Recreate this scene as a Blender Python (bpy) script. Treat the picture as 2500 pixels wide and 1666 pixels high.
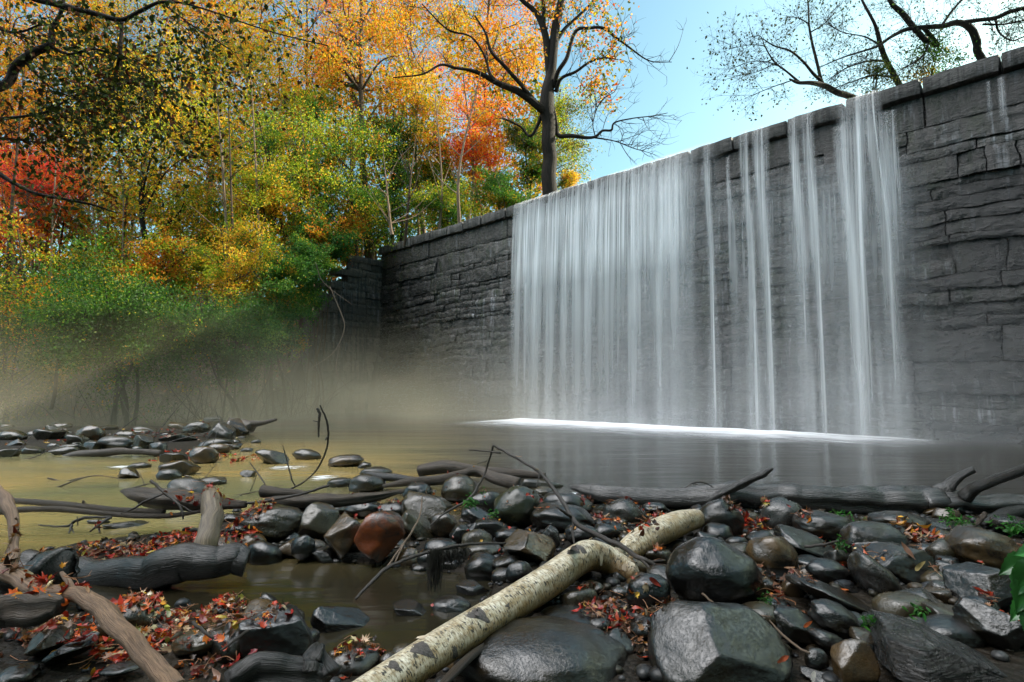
import bpy, bmesh, math, random
import numpy as np
from mathutils import Vector, noise as mnoise
from mathutils.bvhtree import BVHTree

scene = bpy.context.scene
for _o in list(bpy.data.objects): bpy.data.objects.remove(_o)
COL = scene.collection

# ------------------------------------------------------------------ camera
F = 1388.9                       # focal length in photo pixels (20 mm on 36 mm)
PITCH = math.radians(4.86)
CT, ST = math.cos(PITCH), math.sin(PITCH)
cam_d = bpy.data.cameras.new('camera'); cam = bpy.data.objects.new('camera', cam_d)
COL.objects.link(cam)
cam_d.lens = 20.0; cam_d.sensor_width = 36.0; cam_d.clip_start = 0.05; cam_d.clip_end = 3000
cam.location = (0, 0, 1.0); cam.rotation_euler = (math.radians(90) + PITCH, 0, 0)
scene.camera = cam

# ------------------------------------------------------------------ light
SUN_AZ = math.atan2(0.28, 0.96)          # direction towards the sun, from +X towards +Y
SUN_EL = math.radians(25.5)
world = bpy.data.worlds.new('World'); scene.world = world; world.use_nodes = True
nt = world.node_tree; nt.nodes.clear()
out = nt.nodes.new('ShaderNodeOutputWorld'); bg = nt.nodes.new('ShaderNodeBackground')
sky = nt.nodes.new('ShaderNodeTexSky'); sky.sky_type = 'NISHITA'; sky.sun_disc = False
sky.sun_elevation = SUN_EL; sky.sun_rotation = math.pi/2 - SUN_AZ
sky.air_density = 1.0; sky.dust_density = 2.6; sky.ozone_density = 1.0
tint = nt.nodes.new('ShaderNodeMix'); tint.data_type = 'RGBA'; tint.blend_type = 'MULTIPLY'
tint.inputs[0].default_value = 1.0; tint.inputs[7].default_value = (0.98, 1.36, 1.22, 1)
nt.links.new(sky.outputs[0], tint.inputs[6])
# unseen bright cloud patch added overhead to light the stones and falls
tc = nt.nodes.new('ShaderNodeTexCoord')
dot = nt.nodes.new('ShaderNodeVectorMath'); dot.operation = 'DOT_PRODUCT'
dot.inputs[1].default_value = (-0.42, -0.10, 0.90)
nt.links.new(tc.outputs['Generated'], dot.inputs[0])
nz = nt.nodes.new('ShaderNodeTexNoise'); nz.inputs['Scale'].default_value = 2.2; nz.inputs['Detail'].default_value = 6
nt.links.new(tc.outputs['Generated'], nz.inputs['Vector'])
ad = nt.nodes.new('ShaderNodeMath'); ad.operation = 'MULTIPLY_ADD'; ad.inputs[1].default_value = 0.5
nt.links.new(nz.outputs[0], ad.inputs[0]); nt.links.new(dot.outputs['Value'], ad.inputs[2])
mr = nt.nodes.new('ShaderNodeMapRange'); mr.inputs[1].default_value = 1.07; mr.inputs[2].default_value = 1.22
nt.links.new(ad.outputs[0], mr.inputs[0])
cl = nt.nodes.new('ShaderNodeMix'); cl.data_type = 'RGBA'
cl.inputs[7].default_value = (36.0, 36.3, 36.8, 1)
nt.links.new(mr.outputs[0], cl.inputs[0]); nt.links.new(tint.outputs[2], cl.inputs[6])
nt.links.new(cl.outputs[2], bg.inputs[0]); bg.inputs[1].default_value = 0.10
nt.links.new(bg.outputs[0], out.inputs[0])

sun_d = bpy.data.lights.new('sun', 'SUN'); sun = bpy.data.objects.new('sun', sun_d); COL.objects.link(sun)
sun_d.energy = 5.0; sun_d.angle = math.radians(0.6); sun_d.color = (1.0, 0.90, 0.74)
sd = Vector((math.cos(SUN_AZ)*math.cos(SUN_EL), math.sin(SUN_AZ)*math.cos(SUN_EL), math.sin(SUN_EL)))
sun.rotation_euler = sd.to_track_quat('Z', 'Y').to_euler()

scene.view_settings.view_transform = 'Standard'; scene.view_settings.look = 'None'
scene.view_settings.exposure = 1.2; scene.view_settings.gamma = 1.0
cy = scene.cycles
cy.use_denoising = True; cy.max_bounces = 6; cy.diffuse_bounces = 3; cy.glossy_bounces = 3
cy.transmission_bounces = 4; cy.transparent_max_bounces = 24; cy.volume_bounces = 1
cy.caustics_reflective = False; cy.caustics_refractive = False; cy.sample_clamp_indirect = 4
cy.volume_max_steps = 64

# ------------------------------------------------------------------ pixel / world helpers (photo pixels, 2500 wide)
def ray(px, py):
    u, v = px - 1250.0, 833.0 - py
    return np.array([u, F*CT - v*ST, F*ST + v*CT])
def Pd(px, py, d):
    r = ray(px, py); return np.array([0, 0, 1.0]) + r*(d/r[1])
def Pz(px, py, z=0.0):
    r = ray(px, py); return np.array([0, 0, 1.0]) + r*((z-1.0)/r[2])
DP0 = np.array([0.05, 19.8]); DE = np.array([0.716, -0.698]); DN = np.array([-0.698, -0.716])
def dam(a, d, z):                # along the dam, out from its face, up
    return np.stack([DP0[0]+DE[0]*a+DN[0]*d, DP0[1]+DE[1]*a+DN[1]*d, z+0*a], -1)
def dam_a(px, d=0.0):
    k = (px-1250.0)/1389.0*1.0
    x0, y0 = DP0[0]+DN[0]*d, DP0[1]+DN[1]*d
    return (k*y0 - x0)/(DE[0]-k*DE[1])

# ------------------------------------------------------------------ vectorised value noise
def _h(ix, iy, iz, s):
    n = (ix.astype(np.int64)*374761393 + iy.astype(np.int64)*668265263 + iz.astype(np.int64)*2147483647 + s*1274126177) & 0xffffffff
    n = ((n ^ (n >> 13))*1274126177) & 0xffffffff
    n = (n ^ (n >> 16)) & 0xffffff
    return n/float(0xffffff)*2-1
def vn(p, s=0):
    p = np.asarray(p, float); i = np.floor(p); f = p-i; f = f*f*(3-2*f)
    x, y, z = i[..., 0], i[..., 1], i[..., 2]; r = 0
    for dx in (0, 1):
        for dy in (0, 1):
            for dz in (0, 1):
                w = (f[..., 0] if dx else 1-f[..., 0])*(f[..., 1] if dy else 1-f[..., 1])*(f[..., 2] if dz else 1-f[..., 2])
                r = r + w*_h(x+dx, y+dy, z+dz, s)
    return r
def fbm(p, s=0, o=4):
    r = 0; a = 1.0; p = np.asarray(p, float)
    for k in range(o):
        r = r + a*vn(p*(2.03**k)+k*17.3, s+k); a *= 0.5
    return r
def sst(x, a, b):
    t = np.clip((x-a)/(b-a), 0, 1); return t*t*(3-2*t)

# ------------------------------------------------------------------ mesh helpers
def link(o, parent=None):
    COL.objects.link(o)
    if parent is not None: o.parent = parent
    return o
def mk(name, V, FL, mat, parent=None, smooth=True, col=None, tc=None, loc=None):
    """FL: list of (n,k) index arrays"""
    V = np.asarray(V, np.float32)
    if loc is not None: V = V - np.asarray(loc, np.float32)
    FL = [np.asarray(f, np.int32) for f in FL if len(f)]
    me = bpy.data.meshes.new(name)
    me.vertices.add(len(V)); me.vertices.foreach_set('co', V.ravel())
    nl = sum(f.size for f in FL); nf = sum(len(f) for f in FL)
    me.loops.add(nl); me.polygons.add(nf)
    me.loops.foreach_set('vertex_index', np.concatenate([f.ravel() for f in FL]))
    tot = np.concatenate([np.full(len(f), f.shape[1], np.int32) for f in FL])
    st = np.concatenate([[0], np.cumsum(tot)[:-1]]).astype(np.int32)
    me.polygons.foreach_set('loop_start', st)
    me.polygons.foreach_set('use_smooth', np.full(nf, smooth, bool))
    if col is not None:
        a = me.attributes.new('tone', 'FLOAT_COLOR', 'POINT')
        c = np.ones((len(V), 4), np.float32); c[:, :3] = col; a.data.foreach_set('color', c.ravel())
    if tc is not None:
        a = me.attributes.new('tc', 'FLOAT_VECTOR', 'POINT'); a.data.foreach_set('vector', np.asarray(tc, np.float32).ravel())
    me.update(calc_edges=True); me.validate()
    if mat: me.materials.append(mat)
    o = bpy.data.objects.new(name, me)
    if loc is not None: o.location = loc
    return link(o, parent)
def tag(o, label=None, cat=None, group=None, kind=None):
    if label: o['label'] = label
    if cat: o['category'] = cat
    if group: o['group'] = group
    if kind: o['kind'] = kind
    return o
def empty(name, loc, label, cat, group=None):
    o = bpy.data.objects.new(name, None); o.location = loc; o.empty_display_size = 0.2; link(o)
    return tag(o, label, cat, group)
def part(name, V, FL, mat, root, **k):
    loc = np.array(root.location)
    return mk(name, np.asarray(V)-loc, FL, mat, parent=root, **k)

class Acc:
    def __init__(s): s.V = []; s.F = {}; s.n = 0; s.C = []; s.T = []
    def add(s, V, FL, col=None, tc=None):
        V = np.asarray(V, float)
        for f in FL:
            f = np.asarray(f)
            if len(f): s.F.setdefault(f.shape[1], []).append(f+s.n)
        s.V.append(V); s.n += len(V)
        if col is not None: s.C.append(np.broadcast_to(col, (len(V), 3)))
        if tc is not None: s.T.append(tc)
    def args(s):
        return np.concatenate(s.V), [np.concatenate(v) for v in s.F.values()]
    def col(s): return np.concatenate(s.C) if s.C else None
    def tc(s): return np.concatenate(s.T) if s.T else None
    def part(s, name, mat, root, **k):
        V, FL = s.args(); return part(name, V, FL, mat, root, col=s.col(), tc=s.tc(), **k)
    def obj(s, name, mat, **k):
        V, FL = s.args(); return mk(name, V, FL, mat, col=s.col(), tc=s.tc(), **k)

def catmull(P, n):
    P = np.asarray(P, float); m = len(P)
    if m == 2:
        t = np.linspace(0, 1, n+1)[:, None]; return P[0]*(1-t)+P[1]*t
    Q = np.vstack([2*P[0]-P[1], P, 2*P[-1]-P[-2]]); out = []
    for i in range(m-1):
        a, b, c, d = Q[i:i+4]
        for k in range(n):
            t = k/n
            out.append(0.5*((2*b)+(c-a)*t+(2*a-5*b+4*c-d)*t*t+(3*b-a-3*c+d)*t**3))
    out.append(P[-1]); return np.array(out)
def tube(P, R, sides=6, rough=0.0, seed=0, cap=True, fibre=1.0):
    P = np.asarray(P, float); R = np.asarray(R, float); n = len(P)
    T = np.gradient(P, axis=0); T /= np.linalg.norm(T, axis=1)[:, None]+1e-9
    ref = np.array([0.1, 0.2, 1.0]) if abs(np.mean(T, 0)[2]) < 0.75 else np.array([1.0, 0.1, 0.0])
    N = np.cross(T, ref); N /= np.linalg.norm(N, axis=1)[:, None]+1e-9
    B = np.cross(N, T)
    a = np.linspace(0, 2*math.pi, sides, endpoint=False)
    ca, sa = np.cos(a), np.sin(a)
    L = np.concatenate([[0], np.cumsum(np.linalg.norm(np.diff(P, axis=0), axis=1))])
    RR = R[:, None]*np.ones(sides)
    if rough:
        rm = max(R.mean(), 1e-3)
        q = np.stack([np.broadcast_to(ca*1.5*fibre, (n, sides)), np.broadcast_to(sa*1.5*fibre, (n, sides)), np.broadcast_to((L/rm*0.085)[:, None], (n, sides))], -1)
        q2 = q*np.array([2.6, 2.6, 2.2])
        RR = RR*(1+rough*vn(q, seed)+0.5*rough*vn(q2+5, seed+3))
    V = P[:, None]+RR[..., None]*(N[:, None]*ca[None, :, None]+B[:, None]*sa[None, :, None])
    idx = np.arange(n*sides).reshape(n, sides)
    q = np.stack([idx[:-1], np.roll(idx, -1, 1)[:-1], np.roll(idx, -1, 1)[1:], idx[1:]], -1).reshape(-1, 4)
    tcv = np.stack([np.broadcast_to(ca, (n, sides)), np.broadcast_to(sa, (n, sides)), np.broadcast_to(L[:, None], (n, sides))], -1).reshape(-1, 3)
    FL = [q]
    if cap: FL.append(np.stack([idx[0][::-1], idx[-1]]))
    return V.reshape(-1, 3), FL, tcv
def limb(spec, n=8, sides=10, rough=0.12, seed=0, wob=0.0, fibre=1.0):
    """spec rows px,py,depth,r_px -> tube through real points"""
    P = np.array([Pd(a, b, d) for a, b, d, r in spec]); R = np.array([r/F*d for a, b, d, r in spec])
    Q = catmull(np.column_stack([P, R]), n)
    P, R = Q[:, :3], np.maximum(Q[:, 3], 0.0008)
    if wob:
        t = np.arange(len(P))[:, None]*np.ones((1, 3))*(0.11 if n > 7 else 0.33)
        P = P+wob*R[:, None]*np.stack([vn(t+k*9.1, seed+k) for k in range(3)], -1)
    return tube(P, R, sides, rough, seed, fibre=fibre)

def leaf_quads(C, size, rng, droop=0.35):
    """one rhombic leaf per centre"""
    n = len(C)
    u = rng.normal(size=(n, 3)); u[:, 2] -= droop; u /= np.linalg.norm(u, axis=1)[:, None]
    w = rng.normal(size=(n, 3)); w -= (w*u).sum(1)[:, None]*u; w /= np.linalg.norm(w, axis=1)[:, None]
    s = size*(0.6+0.8*rng.random(n))[:, None]
    nn = np.cross(u, w)
    V = np.stack([C-u*s*0.55, C+w*s*0.33+nn*s*0.06-u*s*0.08, C+u*s*0.6, C-w*s*0.33+nn*s*0.06-u*s*0.08], 1).reshape(-1, 3)
    Fq = np.arange(n*4).reshape(n, 4)
    return V, Fq
def palette(n, pal, rng, jitter=0.18):
    W = np.array([p[3] for p in pal], float); W /= W.sum()
    k = rng.choice(len(pal), n, p=W); c = np.array([p[:3] for p in pal])[k]
    return np.clip(c*(1+jitter*rng.normal(size=(n, 1)))*(1+0.08*rng.normal(size=(n, 3))), 0.004, 0.9)

# ------------------------------------------------------------------ materials
def newmat(name):
    m = bpy.data.materials.new(name); m.use_nodes = True
    t = m.node_tree; t.nodes.clear(); o = t.nodes.new('ShaderNodeOutputMaterial')
    return m, t, o
class NB:
    def __init__(s, t): s.t = t
    def n(s, typ, **k):
        x = s.t.nodes.new(typ)
        for a, b in k.items():
            if a.startswith('i_'):
                key = a[2:]; key = int(key) if key.isdigit() else key.replace('_', ' ')
                if hasattr(b, 'bl_rna') and isinstance(b, bpy.types.NodeSocket): s.t.links.new(b, x.inputs[key])
                else: x.inputs[key].default_value = b
            else: setattr(x, a, b)
        return x
    def noise(s, vec, scale, detail=4, rough=0.55, dist=0.0):
        x = s.n('ShaderNodeTexNoise', i_Scale=scale, i_Detail=detail, i_Roughness=rough, i_Distortion=dist)
        if vec is not None: s.t.links.new(vec, x.inputs['Vector'])
        return x.outputs[0]
    def math(s, op, a, b=None, c=None):
        x = s.t.nodes.new('ShaderNodeMath'); x.operation = op
        for i, v in enumerate((a, b, c)):
            if v is None: continue
            if isinstance(v, bpy.types.NodeSocket): s.t.links.new(v, x.inputs[i])
            else: x.inputs[i].default_value = v
        return x.outputs[0]
    def rng(s, v, a, b, c=0.0, d=1.0, smooth=False):
        x = s.t.nodes.new('ShaderNodeMapRange'); s.t.links.new(v, x.inputs[0])
        if smooth: x.interpolation_type = 'SMOOTHSTEP'
        for i, q in zip((1, 2, 3, 4), (a, b, c, d)): x.inputs[i].default_value = q
        return x.outputs[0]
    def mix(s, f, a, b, blend='MIX'):
        x = s.t.nodes.new('ShaderNodeMix'); x.data_type = 'RGBA'; x.blend_type = blend
        for i, v in ((0, f), (6, a), (7, b)):
            if isinstance(v, bpy.types.NodeSocket): s.t.links.new(v, x.inputs[i])
            elif i == 0: x.inputs[0].default_value = v
            else: x.inputs[i].default_value = (*v, 1) if len(v) == 3 else v
        return x.outputs[2]
    def vscale(s, v, sc):
        x = s.t.nodes.new('ShaderNodeVectorMath'); x.operation = 'MULTIPLY'; s.t.links.new(v, x.inputs[0]); x.inputs[1].default_value = sc
        return x.outputs[0]
    def vadd(s, v, w):
        x = s.t.nodes.new('ShaderNodeVectorMath'); x.operation = 'ADD'; s.t.links.new(v, x.inputs[0]); s.t.links.new(w, x.inputs[1])
        return x.outputs[0]
    def bump(s, h, strength, dist, normal=None):
        x = s.n('ShaderNodeBump', i_Strength=strength, i_Distance=dist); s.t.links.new(h, x.inputs['Height'])
        if normal is not None: s.t.links.new(normal, x.inputs['Normal'])
        return x.outputs[0]
    def bsdf(s, color, rough, normal=None, spec=0.5, coat=0.0, coatr=0.1):
        x = s.n('ShaderNodeBsdfPrincipled')
        for key, v in (('Base Color', color), ('Roughness', rough), ('Normal', normal), ('Specular IOR Level', spec), ('Coat Weight', coat), ('Coat Roughness', coatr)):
            if v is None: continue
            if isinstance(v, bpy.types.NodeSocket): s.t.links.new(v, x.inputs[key])
            elif key == 'Base Color': x.inputs[key].default_value = (*v, 1)
            else: x.inputs[key].default_value = v
        return x.outputs[0]

def rock_mat(name, ca, cb, cc, rough=(0.20, 0.42), scale=3.0, layered=False, edge=None, pit=1.0):
    m, t, o = newmat(name); b = NB(t)
    tcn = b.n('ShaderNodeTexCoord'); oi = b.n('ShaderNodeObjectInfo')
    off = b.n('ShaderNodeVectorMath', operation='SCALE'); off.inputs[0].default_value = (31.0, 17.0, 23.0)
    t.links.new(oi.outputs['Random'], off.inputs['Scale'])
    v = b.vadd(tcn.outputs['Object'], off.outputs[0])
    n1 = b.noise(v, scale, 6, 0.6); n2 = b.noise(v, scale*7, 6, 0.65); n3 = b.noise(v, scale*26, 4, 0.7)
    n4 = b.noise(v, scale*1.7, 5, 0.6, 0.8)
    c = b.mix(b.rng(n1, 0.38, 0.62), ca, cb)
    c = b.mix(b.rng(n4, 0.48, 0.62), c, cc)
    c = b.mix(b.rng(n2, 0.3, 0.75, 0.0, 0.6), c, b.mix(1.0, c, (0.45, 0.45, 0.45), 'MULTIPLY'))
    c = b.mix(b.rng(n3, 0.58, 0.72, 0.0, 0.5), c, (0.02, 0.019, 0.017))
    if layered:
        vl = b.vscale(v, (1.2, 1.2, 9.0)); nl = b.noise(vl, scale*3.2, 5, 0.65, 1.2)
        h = b.math('ADD', b.math('MULTIPLY', nl, 1.6), b.math('MULTIPLY', n2, 0.5))
        nrm = b.bump(h, 0.9, 0.03)
    else:
        h = b.math('ADD', b.math('MULTIPLY', n2, 0.9), b.math('MULTIPLY', b.rng(n3, 0.33, 0.52), 0.16*pit))
        nrm = b.bump(h, 0.42, 0.012)
    r = b.rng(n2, 0.3, 0.7, rough[0]-0.06, rough[1]-0.14)
    t.links.new(b.bsdf(b.mix(1.0, c, (0.36, 0.335, 0.29), 'MULTIPLY'), r, nrm, 0.75), o.inputs[0])
    return m
M = {}
M['gray'] = rock_mat('wet_gray_stone', (0.0372, 0.0372, 0.0384), (0.0223, 0.0223, 0.0236), (0.0360, 0.0298, 0.0174))
M['grayL'] = rock_mat('pale_gray_stone', (0.0713, 0.0713, 0.0732), (0.0434, 0.0428, 0.0434), (0.0527, 0.0446, 0.0298), (0.24, 0.49))
M['grayM'] = rock_mat('mid_gray_stone', (0.0496, 0.0484, 0.0484), (0.0279, 0.0273, 0.0285), (0.0527, 0.0384, 0.0174))
M['dark'] = rock_mat('black_wet_stone', (0.0136, 0.0136, 0.0143), (0.0074, 0.0074, 0.0074), (0.0186, 0.0149, 0.0087), (0.16, 0.36))
M['blue'] = rock_mat('blue_gray_stone', (0.0605, 0.0725, 0.0846), (0.0307, 0.0363, 0.0419), (0.0242, 0.0242, 0.0226), (0.16, 0.36))
M['brown'] = rock_mat('brown_stone', (0.2424, 0.1516, 0.0632), (0.1095, 0.0843, 0.0547), (0.0738, 0.0632, 0.0507), (0.19, 0.39))
M['olive'] = rock_mat('olive_stone', (0.1340, 0.1104, 0.0570), (0.0753, 0.0685, 0.0470), (0.0870, 0.0736, 0.0534))
M['orange'] = rock_mat('rust_orange_stone', (0.55, 0.13, 0.030), (0.1677, 0.0774, 0.0387), (0.0515, 0.0541, 0.0515), (0.19, 0.39), 4.5)
M['moss'] = rock_mat('mossy_stone', (0.0772, 0.0981, 0.0417), (0.0624, 0.0684, 0.0447), (0.0417, 0.0417, 0.0357))
M['slab'] = rock_mat('layered_slate', (0.0651, 0.0639, 0.0645), (0.0341, 0.0329, 0.0322), (0.0372, 0.0322, 0.0223), (0.26, 0.49), 2.4, True)
M['misty'] = rock_mat('silty_stone', (0.1107, 0.1001, 0.0695), (0.0632, 0.0570, 0.0422), (0.0474, 0.0442, 0.0359), (0.29, 0.54))

def wood_mat(name, ca, cb, rough=(0.35, 0.6), bumpd=0.008, along=3.0, spec=0.5):
    m, t, o = newmat(name); b = NB(t)
    at = b.n('ShaderNodeAttribute', attribute_name='tc'); v = at.outputs['Vector']
    vf = b.vscale(v, (2.6, 2.6, along)); n1 = b.noise(vf, 2.2, 6, 0.65, 0.5); n2 = b.noise(b.vscale(v, (9, 9, along*2)), 2.0, 5, 0.6, 0.3)
    n3 = b.noise(b.vscale(v, (1, 1, 4)), 1.6, 4, 0.6)
    c = b.mix(b.rng(n1, 0.35, 0.65), ca, cb)
    c = b.mix(b.rng(n2, 0.5, 0.7, 0, 0.7), c, b.mix(1.0, c, (0.3, 0.28, 0.26), 'MULTIPLY'))
    c = b.mix(b.rng(n3, 0.45, 0.7, 0, 0.6), c, b.mix(1.0, c, (0.55, 0.5, 0.42), 'MULTIPLY'))
    h = b.math('ADD', n1, b.math('MULTIPLY', n2, 0.8))
    t.links.new(b.bsdf(c, b.rng(n2, 0.3, 0.7, *rough), b.bump(h, 0.8, bumpd), spec), o.inputs[0]); return m
M['wetlog'] = wood_mat('wet_dark_wood', (0.024, 0.023, 0.021), (0.007, 0.006, 0.005), (0.22, 0.40), 0.006, 4.0, 0.5)
M['stub'] = wood_mat('tan_stub_wood', (0.20, 0.145, 0.085), (0.075, 0.052, 0.032), (0.3, 0.5), 0.006, 4.0)
M['weathered'] = wood_mat('weathered_gray_log', (0.048, 0.044, 0.040), (0.012, 0.010, 0.009), (0.20, 0.38), 0.008, 4.0, 0.8)
M['drift'] = wood_mat('gray_brown_driftwood', (0.085, 0.060, 0.040), (0.030, 0.021, 0.014), (0.35, 0.6), 0.012, 4.0)
M['bare'] = wood_mat('peeling_tan_branch', (0.28, 0.175, 0.105), (0.10, 0.055, 0.030), (0.38, 0.6), 0.006, 5.0)
M['twig'] = wood_mat('dark_twig', (0.040, 0.030, 0.022), (0.018, 0.013, 0.010), (0.4, 0.6), 0.003, 10.0)
M['paletwig'] = wood_mat('pale_twig', (0.19, 0.13, 0.085), (0.10, 0.065, 0.04), (0.4, 0.6), 0.003, 10.0)
M['bark'] = wood_mat('brown_bark', (0.115, 0.078, 0.050), (0.045, 0.030, 0.020), (0.7, 0.9), 0.03, 1.2, 0.2)
M['darkbark'] = wood_mat('dark_bark', (0.024, 0.018, 0.013), (0.010, 0.008, 0.006), (0.7, 0.9), 0.03, 1.2, 0.2)
M['palebark'] = wood_mat('pale_bark', (0.30, 0.22, 0.15), (0.15, 0.10, 0.07), (0.7, 0.9), 0.02, 1.2, 0.2)

def birch_mat():
    m, t, o = newmat('birch_bark'); b = NB(t)
    v = b.n('ShaderNodeAttribute', attribute_name='tc').outputs['Vector']
    base = b.mix(b.rng(b.noise(b.vscale(v, (1.3, 1.3, 9)), 1.6, 5, 0.65), 0.3, 0.7), (0.80, 0.75, 0.62), (0.28, 0.19, 0.07))
    fl = b.noise(b.vscale(v, (1.1, 1.1, 60)), 2.0, 4, 0.7, 0.2)          # papery bands round the stem
    base = b.mix(b.rng(fl, 0.46, 0.62, 0, 0.85), base, (0.20, 0.13, 0.05))
    sep = b.n('ShaderNodeSeparateXYZ'); t.links.new(v, sep.inputs[0])
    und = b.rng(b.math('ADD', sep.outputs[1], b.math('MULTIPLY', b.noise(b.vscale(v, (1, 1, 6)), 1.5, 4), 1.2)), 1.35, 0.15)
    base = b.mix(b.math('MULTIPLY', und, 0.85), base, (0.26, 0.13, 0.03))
    st = b.noise(b.vscale(v, (3.0, 3.0, 120)), 1.0, 3, 0.6)
    st2 = b.noise(b.vscale(v, (2.0, 2.0, 14)), 1.0, 3, 0.6)
    lent = b.math('MULTIPLY', b.rng(st, 0.54, 0.60), b.rng(st2, 0.38, 0.50))
    base = b.mix(lent, base, (0.035, 0.028, 0.022))
    blot = b.rng(b.noise(b.vscale(v, (1.5, 1.5, 11)), 1.3, 6, 0.75, 0.6), 0.63, 0.68)
    base = b.mix(b.math('MULTIPLY', blot, 0.8), base, (0.06, 0.045, 0.035))
    h = b.math('ADD', fl, b.math('MULTIPLY', lent, -0.6))
    t.links.new(b.bsdf(base, b.rng(fl, 0.3, 0.7, 0.28, 0.5), b.bump(h, 0.5, 0.004), 0.5), o.inputs[0]); return m
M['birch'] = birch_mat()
def flat_mat(name, c, rough=0.5, spec=0.5, ns=40.0, bump=0.3, var=0.5):
    m, t, o = newmat(name); b = NB(t); v = b.n('ShaderNodeTexCoord').outputs['Object']
    n = b.noise(v, ns, 5, 0.6); cc = b.mix(b.rng(n, 0.3, 0.7, 0, var), c, tuple(x*0.35 for x in c))
    t.links.new(b.bsdf(cc, rough, b.bump(n, bump, 0.01), spec), o.inputs[0]); return m
M['scar'] = flat_mat('birch_scar', (0.085, 0.070, 0.062), 0.5, 0.5, 90.0, 0.8)
M['moss_hang'] = flat_mat('hanging_moss', (0.018, 0.016, 0.010), 0.6)
def leaf_mat(name, trans=0.5, rough=0.5, gloss=0.06):
    m, t, o = newmat(name); b = NB(t)
    c = b.n('ShaderNodeAttribute', attribute_name='tone').outputs['Color']
    d = b.n('ShaderNodeBsdfDiffuse'); tr = b.n('ShaderNodeBsdfTranslucent'); g = b.n('ShaderNodeBsdfGlossy', i_Roughness=rough)
    t.links.new(c, d.inputs[0]); t.links.new(c, tr.inputs[0])
    m1 = b.n('ShaderNodeMixShader', i_0=trans); t.links.new(d.outputs[0], m1.inputs[1]); t.links.new(tr.outputs[0], m1.inputs[2])
    m2 = b.n('ShaderNodeMixShader', i_0=gloss); t.links.new(m1.outputs[0], m2.inputs[1]); t.links.new(g.outputs[0], m2.inputs[2])
    t.links.new(m2.outputs[0], o.inputs[0]); return m
M['leaf'] = leaf_mat('tree_leaves', 0.55, 0.5, 0.015)
M['shadeleaf'] = leaf_mat('shaded_leaves', 0.12, 0.5, 0.01)
M['litter'] = leaf_mat('wet_fallen_leaves', 0.15, 0.3, 0.04)
# ================================================================== TERRAIN
def seg_dist(x, y, a, b):
    ax, ay = a; bx, by = b; dx, dy = bx-ax, by-ay
    t = np.clip(((x-ax)*dx+(y-ay)*dy)/(dx*dx+dy*dy), 0, 1)
    return np.hypot(x-ax-t*dx, y-ay-t*dy)
def poly_sd(x, y, P):            # positive inside
    d = np.full(x.shape, 1e9); ins = np.zeros(x.shape, bool); n = len(P)
    for i in range(n):
        a, b = P[i], P[(i+1) % n]
        d = np.minimum(d, seg_dist(x, y, a, b))
        c = ((a[1] > y) != (b[1] > y)) & (x < (b[0]-a[0])*(y-a[1])/(b[1]-a[1]+1e-12)+a[0]); ins ^= c
    return np.where(ins, d, -d)
G = lambda px, py, z=0.0: tuple(Pz(px, py, z)[:2])
BAR = [G(2700, 1248), G(2300, 1246), G(1900, 1240), G(1600, 1226), G(1380, 1196), G(1180, 1186), G(1000, 1200), G(880, 1215), G(660, 1232),
       G(540, 1252), G(470, 1290), G(330, 1308), G(130, 1338), G(-100, 1395), (-3.0, 1.2), (-3, -3), (5, -3), (6.5, 2.0)]
POOL = [G(560, 1385), G(700, 1370), G(880, 1385), G(1000, 1390), G(1180, 1420), G(1160, 1480), G(1080, 1560), G(900, 1625), G(800, 1560),
        G(620, 1480), G(430, 1470), G(150, 1455), G(160, 1425)]
FARBAR = [G(-500, 1100), G(-100, 1052), G(120, 1040), G(330, 1042), G(520, 1038), G(610, 1055), G(560, 1080), G(500, 1118), G(380, 1116), G(250, 1098), G(40, 1112)]
W_C = np.array([-5.97, 25.67]); W_D = DN/np.linalg.norm(DN)
def height(x, y):
    q = np.stack([x, y, 0*x], -1)
    z = -0.5+0.05*fbm(q*0.6, 3)
    sb = poly_sd(x, y, BAR)
    z = z+(0.51*sst(sb, -0.55, 0.12)) + 0.06*sst(sb, 0.2, 2.0)*sst(x, -0.6, 0.8)
    sp = poly_sd(x, y, POOL); z = z-0.42*sst(sp, -0.10, 0.18)*sst(sb, 0, .2)
    sf = poly_sd(x, y, FARBAR); z = np.maximum(z, -0.5+0.55*sst(sf, -1.2, 0.5))
    # wooded far bank
    sh = (x+9.0)*(-0.375)+(y-21.3)*0.927
    bank = -0.5+0.7*sst(sh, -2.2, 0.3)+0.42*np.maximum(sh, 0)
    bank = np.minimum(bank, 7.0)
    wx, wy = x-W_C[0], y-W_C[1]
    sw = wx*W_D[0]+wy*W_D[1]; l = -(wx*DE[0]+wy*DE[1])/np.hypot(*DE)        # along the wing wall, left of it
    mound = np.where(l > 0.25, 7.0-1.25*np.clip(sw, 0, 9)-0.55*np.clip(l, 0, 30), -1)
    mound = np.where(sw > 3.3, mound-2.2*(sw-3.3), mound)
    z = np.maximum(z, bank*(l > 0.25)+(-9)*(l <= 0.25)); z = np.maximum(z, mound)
    # behind the dam
    bd = -((x-DP0[0])*DN[0]+(y-DP0[1])*DN[1]); a = (x-DP0[0])*DE[0]+(y-DP0[1])*DE[1]
    z = np.where((bd > 0.7) & (a > -8.9), np.where(a < 2.8+0.2*bd, 7.42, 6.8), z)
    # near left bank outside the frame
    z = z+1.6*sst(-x-0.62*np.maximum(y, 0), 2.6, 6.5)*(y < 9)*sst(9-y, 0, 3)
    rr = np.hypot(x, y-10)
    z = z+0.05*vn(q*1.7, 9)*(z > 0.1)
    return z
def axis(n, near, far, c=0.0):
    t = np.linspace(-1, 1, n); return c+near*np.sinh(t*math.asinh(far/near))
gx = axis(330, 4.0, 900.0, 0.0); gy = axis(330, 4.0, 900.0, 5.0)
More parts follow.
